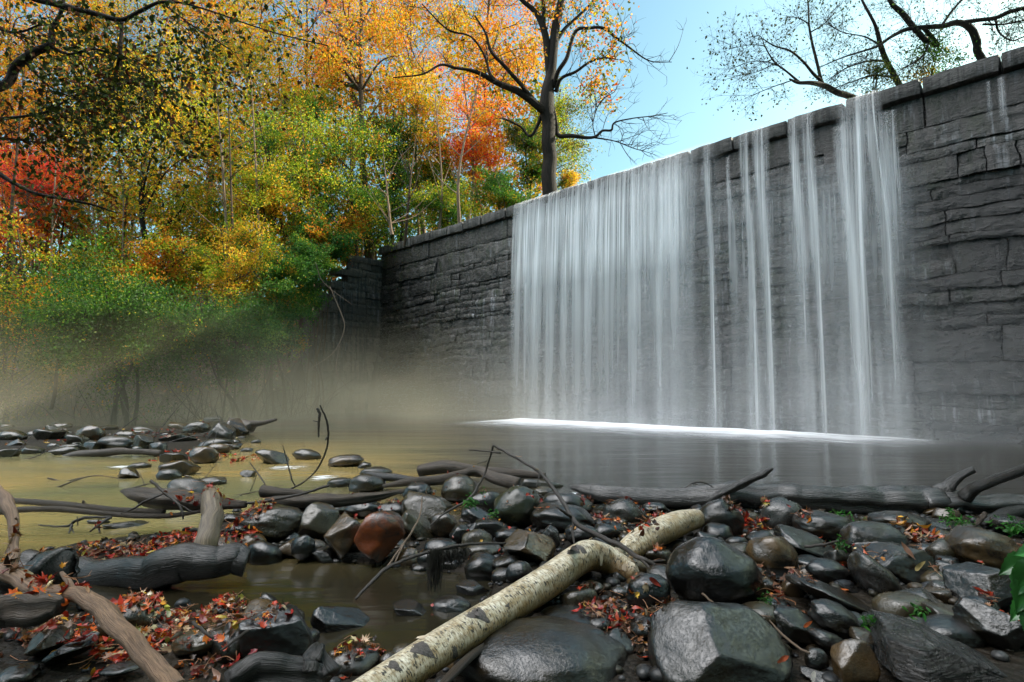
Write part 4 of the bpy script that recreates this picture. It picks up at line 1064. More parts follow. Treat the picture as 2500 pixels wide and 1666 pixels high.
for q in range(26):
    i = fr_.randint(8, len(RV)-10); cen = RV[i].mean(0); j = fr_.randint(36)
    if (RV[i, j]-cen)[2] < -0.3*np.linalg.norm(RV[i, j]-cen): continue
    al = RV[i+1].mean(0)-cen; al /= np.linalg.norm(al); L = fr_.uniform(0.015, 0.05); wd = fr_.uniform(0.006, 0.018); rad = np.linalg.norm(RV[i, j]-cen); e1 = (RV[i, j]-cen)/rad; e2 = np.cross(al, e1); sg = fr_.choice([-1, 1]); P = []
    for a in range(6):
        for b in range(3):
            th = sg*a/5*L/rad; rr = rad*1.004+0.001+0.010*(a/5)**2*(1 if b != 1 else 0.8)
            P.append(cen+rr*(math.cos(th)*e1+math.sin(th)*e2)+al*((b-1)*wd*(1-0.5*a/5)))
    Fq_ = [(a*3+b, a*3+b+1, a*3+b+4, a*3+b+3) for a in range(5) for b in range(2)]
    mk('bark_curl', np.array(P)-np.array(bro.location), [np.array(Fq_)], M['curl'], parent=bt)
cr = Acc()
wood('thin_branch', 'thin brown branch tucked along the lower side of the birch log', 'branch', [('stem', [(1060,1690,1.66,9),(1150,1605,1.9,10),(1215,1556,2.1,7),(1300,1497,2.4,4)], {})], 'drift', 24)
# peeling tan branch
wood('bare_branch', 'peeling tan branch bent like an elbow across the lower left corner', 'branch', [
    ('main_limb', [(-30,1398,2.2,17),(22,1402,2.15,18),(75,1433,2.1,18),(120,1447,2.05,17),(170,1450,2.0,18),(230,1480,1.88,21),(300,1540,1.68,21),(365,1610,1.50,22),(430,1690,1.35,24)], dict(rough=0.17, sides=20, n=12, fibre=1.4)),
    ('upright_limb', [(18,1405,2.15,17),(28,1375,2.2,15),(31,1330,2.28,10),(33,1280,2.36,11),(20,1228,2.44,13),(-4,1200,2.5,10),(-40,1170,2.55,8)], dict(rough=0.22, sides=16, n=12)),
    ('side_twig', [(178,1440,2.0,9),(165,1420,2.02,7),(150,1398,2.05,4)], {})], 'bare', 31)
# big wet log with stub
wood('wet_log', 'thick dark wet log lying in the pool at left with an upright broken stub', 'log', [
    ('trunk', [(120,1378,3.3,16),(165,1398,3.2,30),(230,1408,3.12,36),(345,1398,3.0,38),(430,1378,2.98,43),(500,1375,2.98,38),(560,1372,3.0,33),(601,1371,3.02,31)], dict(rough=0.12, sides=28, n=10)),
    ('upright_stub', [(494,1362,3.05,30),(502,1320,3.1,25),(515,1275,3.2,24),(516,1232,3.3,22),(513,1204,3.36,16),(509,1193,3.38,7)], dict(rough=0.16, sides=22, mat='stub')),
], 'wetlog', 41)
wood('stump', 'rotten dark log end seen end-on above the peeling branch at left', 'stump', [('body', [(40,1412,2.75,46),(75,1404,2.72,52),(130,1398,2.62,50),(150,1397,2.58,40)], dict(rough=0.28, sides=26, n=6))], 'wetlog', 43)
wood('bark_roll', 'curled orange-brown rotten bark lump under the peeling branch', 'bark', [('body', [(-20,1492,2.0,30),(40,1492,1.98,34),(100,1484,1.95,32),(150,1478,1.94,18)], dict(rough=0.5, sides=24, n=8, mat='drift'))], 'drift', 44)
wood('rotten_stump', 'splintered gray rotten wood block at the bottom edge left of the birch log', 'stump', [
    ('body', [(560,1672,1.55,30),(620,1650,1.58,44),(700,1640,1.6,40),(770,1650,1.62,34),(800,1665,1.62,20)], dict(rough=0.42, sides=30, n=8, fibre=2.2)),
    ('splinter', [(755,1640,1.6,24),(765,1600,1.62,18),(785,1575,1.64,9)], dict(rough=0.4)),
    ('splinter', [(800,1650,1.6,22),(790,1610,1.63,14),(770,1572,1.64,5)], dict(rough=0.4))], 'wetlog', 45)
# driftwood pieces
wood('driftwood', 'splintered gray driftwood wedge pointing left over the golden water', 'driftwood', [('body', [(297,1199,4.15,3),(330,1205,4.1,14),(370,1215,4.05,23),(430,1226,4.0,24),(500,1232,3.95,19),(600,1232,3.95,8)], dict(rough=0.33, sides=22, fibre=2.0))], 'drift', 51)
wood('pole', 'upper one of two long thin poles reaching from the left edge', 'pole', [('stem', [(-60,1215,4.3,7),(60,1224,4.2,7),(160,1233,4.1,8),(260,1242,4.05,7),(400,1250,3.95,6)], dict(rough=0.08)), ('stub', [(205,1238,4.08,4),(203,1222,4.08,2.5)], {})], 'drift', 52)
wood('pole', 'lower one of two long thin poles, running on to the upright stub', 'pole', [('stem', [(-60,1262,4.0,6),(40,1246,4.0,7),(130,1245,3.98,7),(300,1257,3.95,6),(400,1260,3.92,6),(495,1248,3.9,4)], dict(rough=0.1))], 'drift', 53)
wood('cut_log', 'short pale-ended cut log resting on the split driftwood', 'log', [('body', [(642,1200,4.35,15),(680,1202,4.32,12),(750,1206,4.3,8)], dict(rough=0.1, sides=18))], 'drift', 54)
wood('driftwood', 'long split driftwood beam lying from the cut log to the blue-gray cobble', 'driftwood', [('body', [(648,1220,4.25,4),(700,1221,4.2,12),(780,1224,4.15,15),(860,1220,4.2,13),(935,1210,4.3,9),(985,1198,4.4,5)], dict(rough=0.3, sides=20, fibre=2.0))], 'drift', 55)
wood('driftwood', 'farthest smooth driftwood log lying at the edge of the gray pool', 'driftwood', [('body', [(1022,1148,6.3,14),(1090,1142,6.3,16),(1180,1150,6.2,13),(1260,1157,6.1,11),(1332,1161,6.0,7)], dict(rough=0.16, sides=18))], 'drift', 56)
wood('driftwood', 'pale forked driftwood whose elbow rests on the olive egg stone', 'driftwood', [
    ('body', [(935,1187,5.5,4),(1000,1178,5.4,10),(1070,1172,5.35,12),(1130,1158,5.3,11),(1165,1150,5.3,11),(1210,1168,5.2,15),(1268,1184,5.1,15)], dict(rough=0.16, sides=18))], 'drift', 57)
wood('driftwood', 'dark driftwood stick with a blunt tip above the forked one', 'driftwood', [('body', [(896,1158,5.9,8),(940,1164,5.8,10),(1000,1170,5.7,7),(1040,1172,5.6,5)], dict(rough=0.18))], 'wetlog', 58)
wood('root_log', 'dark gnarled log with a pointed root on the tip of the far gravel bar', 'log', [('body', [(560,1030,13.2,10),(590,1038,13,16),(612,1050,12.9,14)], dict(rough=0.3)), ('root', [(600,1036,13,9),(640,1033,12.8,6),(674,1025,12.6,3)], dict(rough=0.2))], 'drift', 59)
wood('fallen_limb', 'long bent limb lying over the far golden water at left, knobbed in the middle', 'branch', [('body', [(60,1152,8.9,6),(120,1136,8.8,9),(180,1115,8.7,10),(280,1104,8.6,9),(330,1104,8.6,7),(395,1108,8.6,9)], dict(rough=0.16)), ('stub', [(100,1138,8.8,7),(92,1155,8.7,8)], {})], 'drift', 60)
wood('fallen_limb', 'upper straight log entering from the left edge over the far golden water', 'branch', [('body', [(-80,1130,9.6,9),(0,1122,9.6,10),(80,1112,9.5,10),(128,1110,9.4,8)], dict(rough=0.12))], 'drift', 61)
wood('fallen_limb', 'lower thin log entering from the left edge beneath the bent limb', 'branch', [('body', [(-80,1140,8.6,7),(0,1137,8.6,7),(110,1134,8.6,6)], {}), ('lower_pole', [(-80,1158,8.3,5),(0,1154,8.3,6),(90,1150,8.3,5)], {})], 'drift', 62)
wood('pale_log', 'whitish peeled stick on the right end of the far bar', 'branch', [('body', [(420,1086,11,3),(455,1079,10.9,4.5),(490,1076,10.9,4)], {})], 'bare', 63)
TW = [
 ('arched twig', 'thin black arched twig springing over the pool and ending on the birch log', 'twig', [[(1205,1087,3.9,2.5),(1240,1108,3.85,3.5),(1310,1148,3.7,3.5),(1365,1212,3.5,4.5),(1400,1270,3.35,5.5),(1440,1298,3.2,6),(1510,1332,3.0,6),(1560,1362,2.85,6),(1612,1386,2.8,5)],
    [(1145,1099,3.95,1.6),(1180,1101,3.93,2),(1222,1107,3.88,2.5)], [(1205,1087,3.9,2.4),(1190,1135,3.95,2.4),(1172,1180,3.9,2.8),(1140,1222,3.8,3),(1090,1250,3.7,2.5),(1048,1285,3.6,1.5)], [(1190,1125,3.95,1.2),(1166,1133,3.95,1)], [(1318,1155,3.68,2),(1310,1190,3.6,1.2)], [(1395,1262,3.36,4),(1370,1246,3.3,3),(1357,1236,3.3,2)], [(1262,1121,3.8,3),(1258,1114,3.8,1.5)],
    [(1560,1362,2.85,4),(1600,1400,2.75,3),(1640,1418,2.7,1.2)], [(1580,1372,2.83,4),(1625,1368,2.8,1.5)], [(1400,1270,3.35,4),(1398,1300,3.3,3),(1402,1330,3.2,2)]]),
 ('long twig', 'long thin dark twig slanting up from the pool, hung with black moss', 'twig', [[(868,1463,2.55,3),(905,1425,2.62,4),(945,1387,2.7,4.5),(1000,1362,2.78,4),(1080,1340,2.85,4),(1150,1328,2.95,3.5),(1235,1328,3.05,2.5)]]),
 ('gray twig', 'pale gray forked twig in front of the rust-orange boulder', 'paletwig', [[(1031,1213,3.6,1.5),(1026,1255,3.4,2),(1005,1300,3.2,2.5),(970,1350,3.0,3),(942,1390,2.85,2.5)], [(1010,1292,3.2,1.6),(985,1330,3.0,2),(965,1372,2.85,1.8)], [(985,1330,3.0,1.4),(962,1360,2.9,1.6),(955,1372,2.85,1)]]),
 ('curved twig', 'tall thin twig curving up from the creek like a hook', 'twig', [[(781,990,5.1,1.6),(797,1025,5.15,2.4),(802,1060,5.2,2.6),(795,1105,5.25,2.4),(772,1150,5.3,2.2),(740,1178,5.3,2),(706,1196,5.3,2)], [(799,1068,5.2,3.4),(795,1074,5.2,2)]]),
 ('short stick', 'short dark stick standing upright from the pool beside the hooked twig', 'twig', [[(775,998,6.4,3),(780,1012,6.4,3.6),(778,1040,6.4,3),(777,1067,6.4,2)], [(778,1030,6.4,1.4),(764,1028,6.4,1)]]),
 ('fine twig', 'fine twig leaning between the hooked twig and the mid-creek stone', 'twig', [[(690,1087,5.3,1),(702,1130,5.3,1.6),(712,1172,5.25,1.8),(720,1186,5.25,1.6)]]),
 ('fine twig', 'fine twig leaning left behind the cut log', 'twig', [[(610,1130,4.9,1),(632,1160,4.8,1.5),(648,1184,4.7,1.5)]]),
 ('rising twig', 'dark twig rising along the split beam to a tip over the creek', 'twig', [[(540,1226,4.0,3),(620,1228,3.95,3.5),(700,1214,3.95,3.5),(760,1200,3.98,3),(803,1184,4.0,3.5)]]),
 ('crooked twig', 'crooked dark twig across the splintered driftwood', 'twig', [[(366,1173,3.9,3.5),(385,1188,3.88,3.5),(402,1206,3.85,3.5),(418,1216,3.83,3),(436,1232,3.8,3),(446,1255,3.78,3),(447,1268,3.78,1.5)], [(400,1206,3.85,2),(360,1222,3.85,2.6),(325,1243,3.85,2.4),(295,1254,3.85,1.6)], [(436,1232,3.8,2),(470,1250,3.8,1.6),(485,1248,3.8,1)]]),
 ('root twig', 'gnarled rooty twig standing in the golden water under the poles', 'twig', [[(94,1282,3.7,1.5),(130,1285,3.68,2),(168,1284,3.66,3),(182,1272,3.65,3.5),(215,1264,3.65,3.5),(270,1262,3.65,3)], [(176,1278,3.66,3),(172,1292,3.6,2.5),(168,1303,3.55,1.5)], [(176,1290,3.66,2),(180,1303,3.55,1.5)], [(270,1264,3.65,3.5),(250,1276,3.6,3.5),(232,1288,3.55,3),(220,1298,3.55,2)], [(240,1284,3.6,3),(243,1300,3.5,2)], [(190,1284,3.6,1.2),(188,1262,3.6,1)]]),
 ('arc twig', 'tiny arched twig on top of the long log beside the broken snag', 'twig', [[(1672,1192,4.7,1.2),(1690,1180,4.7,1.5),(1715,1178,4.7,1.5),(1742,1190,4.7,1.2)], [(1690,1181,4.7,1),(1706,1184,4.7,1)]]),
 ('short twig', 'short bare twig lying between the reddish leaves and the slanted flat stone', 'twig', [[(1965,1335,3.05,4),(2005,1330,3.0,3.5),(2046,1322,2.95,2.5)]]),
 ('thin stalk', 'pale thin stalk lying from the leaves to the small gray stone', 'paletwig', [[(1878,1515,2.05,1.5),(1905,1545,1.98,2.6),(1940,1575,1.9,3),(1976,1595,1.85,3)], [(1826,1502,2.08,2.6),(1850,1503,2.06,2.4),(1884,1506,2.04,1.6)]]),
 ('red stalk', 'thin stalk poking from behind the ridge boulder', 'paletwig', [[(1716,1450,2.3,2.5),(1735,1467,2.25,2.2),(1757,1487,2.2,1.4)]]),
 ('needle', 'long grass-thin stalk leaning on the blocky pale stone', 'twig', [[(2196,1440,2.45,1.5),(2205,1470,2.35,1.6),(2213,1500,2.25,1.4)]]),
 ('leaning stub', 'short gray stub leaning by the weeds near the right log end', 'drift', [[(2378,1283,3.9,5),(2395,1268,3.9,6),(2404,1253,3.9,6)]]),
 ('brown twig', 'stiff brown twig stuck in the bright leaves near the square slab', 'twig', [[(470,1520,1.95,4),(495,1540,1.92,4),(522,1558,1.9,3)]]),
 ('black twig', 'black twig between the orange leaf and the square slab', 'twig', [[(540,1588,1.82,2.5),(575,1562,1.85,3),(606,1538,1.9,2.5)]]),
]
SNAG = [(0,700,-1),]
for i, (nm, lab, mt, limbs_) in enumerate(TW):
    wood('twig', lab, 'twig', [('stem' if k == 0 else 'side_shoot', s, dict(sides=6, rough=0.12, wob=0.5, n=7)) for k, s in enumerate(limbs_)], mt, 70+i*3)
rt = np.random.RandomState(52)
for i in range(18):
    px, py = (rt.uniform(-20, 640), rt.uniform(1035, 1120)) if i < 12 else (rt.uniform(150, 640), rt.uniform(1150, 1250)); c = Pz(px, py, 0.03); L = rt.uniform(0.5, 1.5)*c[1]/10; an = rt.uniform(-0.5, 0.5); v = np.array([math.cos(an), math.sin(an)*0.6, rt.uniform(0.02, 0.35)])*L
    P0_, P1_ = c-v*0.5, c+v*0.5; P0_[2] = max(P0_[2], -0.02); root = empty('dead_twig', tuple(c), 'thin dead twig strewn among the stones and golden water at left', 'twig', 'dead twigs strewn over the shallow left water')
    V, FL, T = tube(catmull([P0_, c+rt.normal(size=3)*0.06*L, P1_], 6), np.linspace(0.016, 0.006, 13)*c[1]/11, 6, 0.15, i); part('stem', V, FL, M['drift' if i % 2 else 'twig'], root, tc=T)
    if i % 2: V, FL, T = tube(catmull([c, c+np.array([v[1], v[0]*0.2, abs(v[0])*0.35])], 6), np.linspace(0.009, 0.004, 7)*c[1]/11, 5, 0.1, i); part('side_shoot', V, FL, M['twig'], root, tc=T)
# moss hanging on the long twig
ms = Acc(); mr_ = np.random.RandomState(5)
for i in range(420):
    t = mr_.rand(); px = 1045+mr_.beta(2, 2)*105; py = 1349-(px-1045)*0.11; L = mr_.uniform(15, 75)*(1.3 if px < 1075 else 0.6); d = 2.83+mr_.uniform(-.03, .03)
    if mr_.rand() < 0.3: px = 1060+mr_.normal()*8; L = mr_.uniform(50, 110)
    P = [Pd(px+mr_.normal()*1.5, py, d), Pd(px+mr_.normal()*5, py+L*0.5, d+mr_.normal()*0.01), Pd(px+mr_.normal()*6, py+L, d+mr_.normal()*0.015)]
    V, FL, T = tube(catmull(P, 4), np.linspace(0.0016, 0.0007, 9)*mr_.uniform(0.7, 1.6), 3, 0, cap=False); ms.add(V, FL)
mo = ms.obj('hanging_moss', M['moss_hang']); tag(mo, 'black stringy moss hanging from the long thin twig', 'moss', kind='stuff')

# ================================================================== FALLEN LEAVES
BV = BVHTree.FromPolygons(allV, allF)
BG = BVHTree.FromPolygons(TV[:, :].tolist(), TF.tolist())
def drop(x, y, top=1.2):
    h = BV.ray_cast(Vector((x, y, top)), Vector((0, 0, -1))); gz = float(height(np.array([x]), np.array([y]))[0])
    if h[0] is not None and h[0].z > gz: return h[0], h[1]
    return Vector((x, y, max(gz, 0.0))), Vector((0, 0, 1))
def maple(n=5):
    pts = [(0, -0.55)]
    lob = [(-62, 0.75), (-25, 1.0), (0, 1.15), (25, 1.0), (62, 0.75)]
    out = [(0.0, -0.45)]; A = [-120, -95, -62, -42, -25, -12, 0, 12, 25, 42, 62, 95, 120]; Rr = [0.62, 0.40, 0.92, 0.42, 0.85, 0.50, 1.12, 0.50, 0.85, 0.42, 0.92, 0.40, 0.62]
    for a, r in zip(A, Rr): out.append((r*math.sin(math.radians(a))*0.8, r*math.cos(math.radians(a))*0.8))
    return np.array(out)
MP = maple()
_t = np.linspace(0, 1, 8); _w = 0.36*np.sin(math.pi*_t**0.85)**0.8*(1-0.25*_t)
LAN = np.array([(-w, 2.05*t-1) for t, w in zip(_t, _w)]+[(w, 2.05*t-1) for t, w in list(zip(_t, _w))[-2:0:-1]])
def leaf_mesh(kind, s, curl, fold, rr):
    P = MP if kind == 'm' else LAN; n = len(P)
    rings = [np.zeros((1, 2)), P*0.5, P]; xy = np.vstack(rings)*s
    x, y = xy[:, 0]/s, xy[:, 1]/s
    z = s*(curl*(y*y)*0.5+fold*np.abs(x)*0.6+0.10*np.sin(x*5+rr*7)*np.sin(y*4+rr*3))
    tri = [(0, 1+i, 1+(i+1) % n) for i in range(n)]; q = [(1+i, 1+n+i, 1+n+(i+1) % n, 1+(i+1) % n) for i in range(n)]
    return np.column_stack([xy, z]), [np.array(tri), np.array(q)]
RED = [(0.42, 0.030, 0.018, 3), (0.55, 0.060, 0.02, 3), (0.62, 0.17, 0.02, 2), (0.24, 0.020, 0.015, 2), (0.30, 0.14, 0.08, 1.5), (0.65, 0.40, 0.06, 0.8)]
BRI = [(0.70, 0.14, 0.02, 3), (0.58, 0.05, 0.02, 3), (0.75, 0.34, 0.03, 2), (0.62, 0.40, 0.24, 2), (0.32, 0.03, 0.02, 2), (0.72, 0.60, 0.38, 1), (0.40, 0.36, 0.06, 0.6)]
DUL = [(0.14, 0.060, 0.030, 3), (0.26, 0.12, 0.06, 2), (0.34, 0.24, 0.14, 1.5), (0.30, 0.05, 0.02, 1.5), (0.06, 0.035, 0.02, 3), (0.40, 0.16, 0.03, 1)]
def place_leaf(acc, p, nrm, kind, s, c, rg, lift=0.0, flat=0.55):
    V, FL = leaf_mesh(kind, s, rg.normal()*0.9, rg.uniform(-0.3, 1.1), rg.rand())
    nn = np.array(nrm)*flat+rg.normal(size=3)*0.45+np.array([0, 0, 0.3]); nn /= np.linalg.norm(nn)
    a = rg.normal(size=3); a -= a@nn*nn; a /= np.linalg.norm(a); b_ = np.cross(nn, a)
    W = V[:, :1]*a+V[:, 1:2]*b_+V[:, 2:]*nn+np.array(p)+np.array([0, 0, 0.004+lift])+np.array(nrm)*0.004
    acc.add(W, FL, col=c)
def litter(px, py, hw, hh, n, pal, label, s=(0.022, 0.042), seed=0, pile=0.05, kinds='mml', z=0.05, cat='fallen leaves', name='leaf_litter'):
    rg = np.random.RandomState(seed+int(px)); acc = Acc(); c0 = Pz(px, py, z); d = c0[1]
    a_ = hw/F*d; top, bot = Pz(px, py-hh, z)[1], Pz(px, py+hh, z)[1]; b_ = (top-bot)/2; yc = (top+bot)/2; C = palette(n, pal, rg, 0.2)
    for i in range(n):
        r = math.sqrt(rg.rand())*(0.85+0.4*rg.rand()); t = rg.uniform(0, 6.283); x, y = c0[0]+a_*r*math.cos(t), yc+b_*r*math.sin(t)
        p, nr = drop(x, y); lift = pile*max(0, 1-r)*rg.rand()
        if p.z > z+0.5: continue
        place_leaf(acc, p, nr, kinds[rg.randint(len(kinds))], rg.uniform(*s)*rg.uniform(0.55, 1.15), C[i]*rg.uniform(0.35, 0.95), rg, lift)
    # stems and bits
    for i in range(n//5):
        r = math.sqrt(rg.rand()); t = rg.uniform(0, 6.283); x, y = c0[0]+a_*r*math.cos(t), yc+b_*r*math.sin(t); p, nr = drop(x, y)
        if p.z > z+0.5: continue
        v = rg.normal(size=3)*np.array([1, 1, 0.25]); v /= np.linalg.norm(v); L = rg.uniform(0.03, 0.09); p = np.array(p)+[0, 0, 0.012+pile*0.6*rg.rand()]
        V, FL, T = tube(catmull([p-v*L/2, p+rg.normal(size=3)*0.006, p+v*L/2], 3), np.full(7, 0.0013), 4, cap=False); acc.add(V, FL, col=np.array([0.25, 0.12, 0.06])*rg.uniform(0.3, 1.5))
    o = acc.obj(name, M['litter']); tag(o, label, cat, kind='stuff'); return o
litter(230,1352,120,26,260,RED+DUL, 'dark red leaf heap behind the big wet log, left part', pile=0.10)
litter(430,1330,105,42,330,RED, 'crimson leaf heap against the upright stub', pile=0.13)
litter(575,1330,48,38,150,RED, 'red leaves between the stub and the golden-brown stone', pile=0.06)
litter(230,1600,160,62,300,BRI, 'bright orange, cream and red leaves in the bottom left corner', s=(0.022,0.040), pile=0.06)
litter(440,1520,120,36,260,BRI, 'orange leaves banked against the half-buried smooth stone', s=(0.018,0.034), pile=0.05)
litter(560,1478,60,22,90,BRI, 'scarlet leaves at the upper left corner of the square slab', s=(0.018,0.034), pile=0.05)
litter(560,1600,110,50,170,RED+DUL, 'dark red leaves left of the rotten wood block', s=(0.018,0.034), pile=0.04)
litter(870,1590,50,50,70,DUL+BRI, 'pale curled leaves at the pool end beside the birch log', s=(0.018,0.032), pile=0.03)
litter(60,1560,80,70,120,DUL, 'dull brown leaves under the bark lump at lower left', pile=0.03)
litter(30,1365,40,24,40,RED, 'red leaves behind the upright limb at the left edge', pile=0.05)
litter(1820,1285,38,30,110,RED+BRI, 'red maple leaves heaped against the long log between two gray stones', s=(0.028,0.050), pile=0.09)
litter(1925,1270,20,14,24,RED, 'pinkish leaves on the pale stone under the long log', pile=0.02)
litter(1830,1318,46,14,70,DUL, 'brown leaf bits over the round brown-black stone', pile=0.02)
litter(1600,1262,80,20,170,DUL+RED, 'brown and red leaf bits behind the birch fork', s=(0.018,0.034), pile=0.03)
litter(1470,1262,50,14,60,DUL+RED, 'leaf bits between the beaked and the pale round stones', pile=0.02)
litter(1500,1312,40,16,40,BRI, 'orange leaves in the crook above the birch fork', s=(0.02,0.035), pile=0.03)
litter(1575,1375,40,40,60,RED+DUL, 'dark red leaves at the birch elbow', pile=0.04)
litter(1490,1530,70,50,130,DUL+RED, 'brown leaves in the gap between the two largest boulders', s=(0.016,0.032), pile=0.04)
litter(1580,1590,60,50,110,DUL, 'dull leaf mush left of the ridge boulder', s=(0.016,0.030), pile=0.04)
litter(2270,1335,60,24,110,DUL+BRI, 'brown and rust leaves on the flat-topped slab', s=(0.03,0.055), pile=0.05, kinds='mll')
litter(1970,1345,34,34,40,DUL+RED, 'leaves beside the short bare twig', pile=0.03)
litter(2100,1445,60,18,30,DUL+BRI, 'scattered leaves on the long thin slab', s=(0.018,0.03), pile=0.01)
litter(1900,1500,60,70,110,DUL, 'dark leaf mush between ridge boulder and glossy oval', s=(0.016,0.032), pile=0.04)
litter(2340,1480,40,50,40,DUL, 'brown leaves between the small pale stones at right', s=(0.018,0.032), pile=0.02)
litter(2480,1600,40,40,60,RED+DUL, 'reddish leaves in the bottom right corner', s=(0.018,0.035), pile=0.03)
litter(900,1250,90,20,120,DUL+RED, 'leaf bits under the split driftwood beam', s=(0.018,0.034), pile=0.03)
litter(1100,1225,90,26,60,DUL+BRI, 'scattered leaf bits round the olive egg stone', s=(0.016,0.03), pile=0.01)
litter(1230,1330,160,60,70,DUL+BRI, 'scattered leaf bits over the middle stones', s=(0.016,0.03), pile=0.01)
litter(470,1120,70,10,110,RED+BRI, 'red leaves caught on the far bar edge stones', s=(0.05,0.09), pile=0.10, z=0.0)
litter(340,1075,190,22,170,RED+DUL, 'leaf specks strewn over the far gravel bar', s=(0.05,0.08), pile=0.03, z=0.0)
litter(610,1122,28,9,34,BRI, 'leaves on the small rock left of the rounded mid-creek stone', s=(0.04,0.07), pile=0.05, z=0.0)
# single leaves one can point at
def one_leaf(px, py, d, s, kind, c, label, nrm=(0, -0.5, 0.8), seed=1, name='fallen_leaf'):
    rg = np.random.RandomState(seed); acc = Acc(); p = Pd(px, py, d); V, FL = leaf_mesh(kind, s, 0.35, 0.35, rg.rand())
    nn = np.array(nrm, float)+rg.normal(size=3)*0.1; nn /= np.linalg.norm(nn); a = rg.normal(size=3); a -= a@nn*nn; a /= np.linalg.norm(a); b_ = np.cross(nn, a)
    acc.add(V[:, :1]*a+V[:, 1:2]*b_+V[:, 2:]*nn+p, FL, col=np.array(c)); o = acc.obj(name, M['litter']); tag(o, label, 'leaf'); return o
def surf_d(px, py, default):
    h = BV.ray_cast(Vector((0, 0, 1)), Vector(ray(px, py)).normalized()); return (h[0].y-0.015) if h[0] is not None else default
for (px, py, s, k, c, lab, nr) in [
    (540,1560,0.050,'m',(0.75,0.16,0.02),'glowing orange maple leaf beside the square slab',(0.1,-0.6,0.6)),
    (620,1592,0.045,'m',(0.28,0.012,0.018),'deep crimson maple leaf below the square slab',(0,-0.6,0.6)),
    (405,1530,0.045,'m',(0.70,0.62,0.55),'pale pinkish leaf standing among the orange ones',(0,-1,0.3)),
    (1572,1590,0.052,'l',(0.42,0.27,0.13),'tan oval leaf standing between the two largest boulders',(0.3,-1,0.2)),
    (1496,1520,0.040,'m',(0.40,0.02,0.02),'dark red maple leaf in the gap over the two largest boulders',(0,-1,0.4)),
    (1598,1420,0.050,'l',(0.38,0.05,0.03),'narrow red leaf hanging below the birch elbow',(0,-1,0.0)),
    (1972,1524,0.032,'l',(0.55,0.12,0.03),'orange-red leaf on the left of the glossy oval',(0,-1,0.3)),
    (2244,1382,0.055,'l',(0.45,0.34,0.14),'yellowish long leaf drooping off the flat-topped slab',(0,-1,0.1)),
    (2215,1345,0.070,'l',(0.20,0.10,0.06),'big brown curled leaf draped on the flat-topped slab',(0,-0.8,0.6)),
    (922,1538,0.030,'m',(0.45,0.20,0.14),'faded pink maple leaf afloat on the pool',(0,0,1)),
    (1908,1460,0.045,'l',(0.50,0.24,0.12),'rust leaf leaning at the end of the long thin slab',(0,-1,0.5)),
    (2062,1440,0.026,'l',(0.65,0.16,0.03),'small orange leaf on the thin gray flake',(0,-0.5,1)),
    (1176,1320,0.026,'m',(0.75,0.42,0.03),'yellow leaf stuck on the olive glossy stone',(0,-1,0.4)),
    (880,1460,0.034,'m',(0.40,0.08,0.05),'red-brown leaf at the foot of the long thin twig',(0,-0.2,1)),
    (1055,1478,0.024,'m',(0.50,0.03,0.02),'small red leaf between the pool stones',(0,-0.6,1)),
    (870,1257,0.040,'m',(0.55,0.05,0.03),'bright red leaf perched over the angular dark brown rock',(0,-1,0.4)),
    (1320,1222,0.045,'m',(0.42,0.04,0.03),'dark red leaf standing right of the green-tinged boulder',(0,-1,0.2)),
    (1985,1655,0.034,'l',(0.62,0.58,0.52),'bleached leaf at the bottom edge right of the ridge boulder',(0,-1,0.4)),
    (1910,1610,0.036,'l',(0.45,0.10,0.04),'curled red leaf right of the ridge boulder',(0,-1,0.3)),
    (880,1485,0.030,'l',(0.25,0.10,0.05),'brown leaf at the pool rim left of the block stone',(0,-0.2,1))]:
    one_leaf(px, py, surf_d(px, py, 3.0), s*0.62, k, [q*0.75 for q in c], lab, nr, seed=int(px))

# ================================================================== SMALL GREEN PLANTS
GREEN = [(0.03, 0.14, 0.02, 3), (0.06, 0.22, 0.03, 2), (0.03, 0.12, 0.02, 2)]
def sprig(px, py, d, h, n, ls, label, seed=0, spread=0.6, name='green_sprig', kind='l'):
    rg = np.random.RandomState(seed+int(px)); b0 = Pd(px, py, d); root = empty(name, tuple(b0), label, 'plant'); st = Acc(); lf = Acc(); C = palette(n*8, GREEN, rg, 0.15); k = 0
    for i in range(n):
        v = rg.normal(size=3)*np.array([spread, spread, 0.15])+np.array([0, 0, 1]); v /= np.linalg.norm(v); L = h*rg.uniform(0.5, 1.0)
        P = catmull([b0, b0+v*L*0.5+rg.normal(size=3)*h*0.05, b0+v*L+np.array([v[0], v[1], -0.2])*L*0.3], 4); V, FL, T = tube(P, np.linspace(0.0016, 0.0008, 9), 4, cap=False); st.add(V, FL, col=np.array([0.08, 0.14, 0.03]))
        for j in range(5):
            q = P[3+j]; place_leaf(lf, q+rg.normal(size=3)*ls*0.8, v, kind, ls*rg.uniform(0.6, 1.1), C[k % len(C)], rg, 0, 0.8); k += 1
    st.part('stem', M['leaf'], root); lf.part('leaves', M['leaf'], root); return root
sprig(1150,1240,3.75,0.10,9,0.022,'bright green sprig beside the green-tinged round boulder',1,1.0)
sprig(1178,1218,3.9,0.09,3,0.012,'thin upright green seedling behind the bright sprig',2,0.3)
sprig(1205,1268,3.6,0.05,4,0.018,'tiny yellow-green shoot left of the green-tinged boulder foot',3,0.6)
sprig(2060,1285,3.75,0.13,9,0.020,'green weed growing below the middle of the long log',4,0.7)
sprig(2335,1282,3.75,0.12,10,0.020,'green weed growing below the knotted end of the long log',5,1.2)
sprig(2465,1300,3.4,0.10,10,0.026,'bright green weed on top of the tan-brown boulder',6,1.2)
sprig(2050,1335,3.0,0.04,5,0.018,'pale green leaflets at the tip of the short bare twig',7,0.8)
sprig(1885,1480,2.3,0.05,5,0.014,'small clover-like leaves between the largest boulders at right',8,1.0)
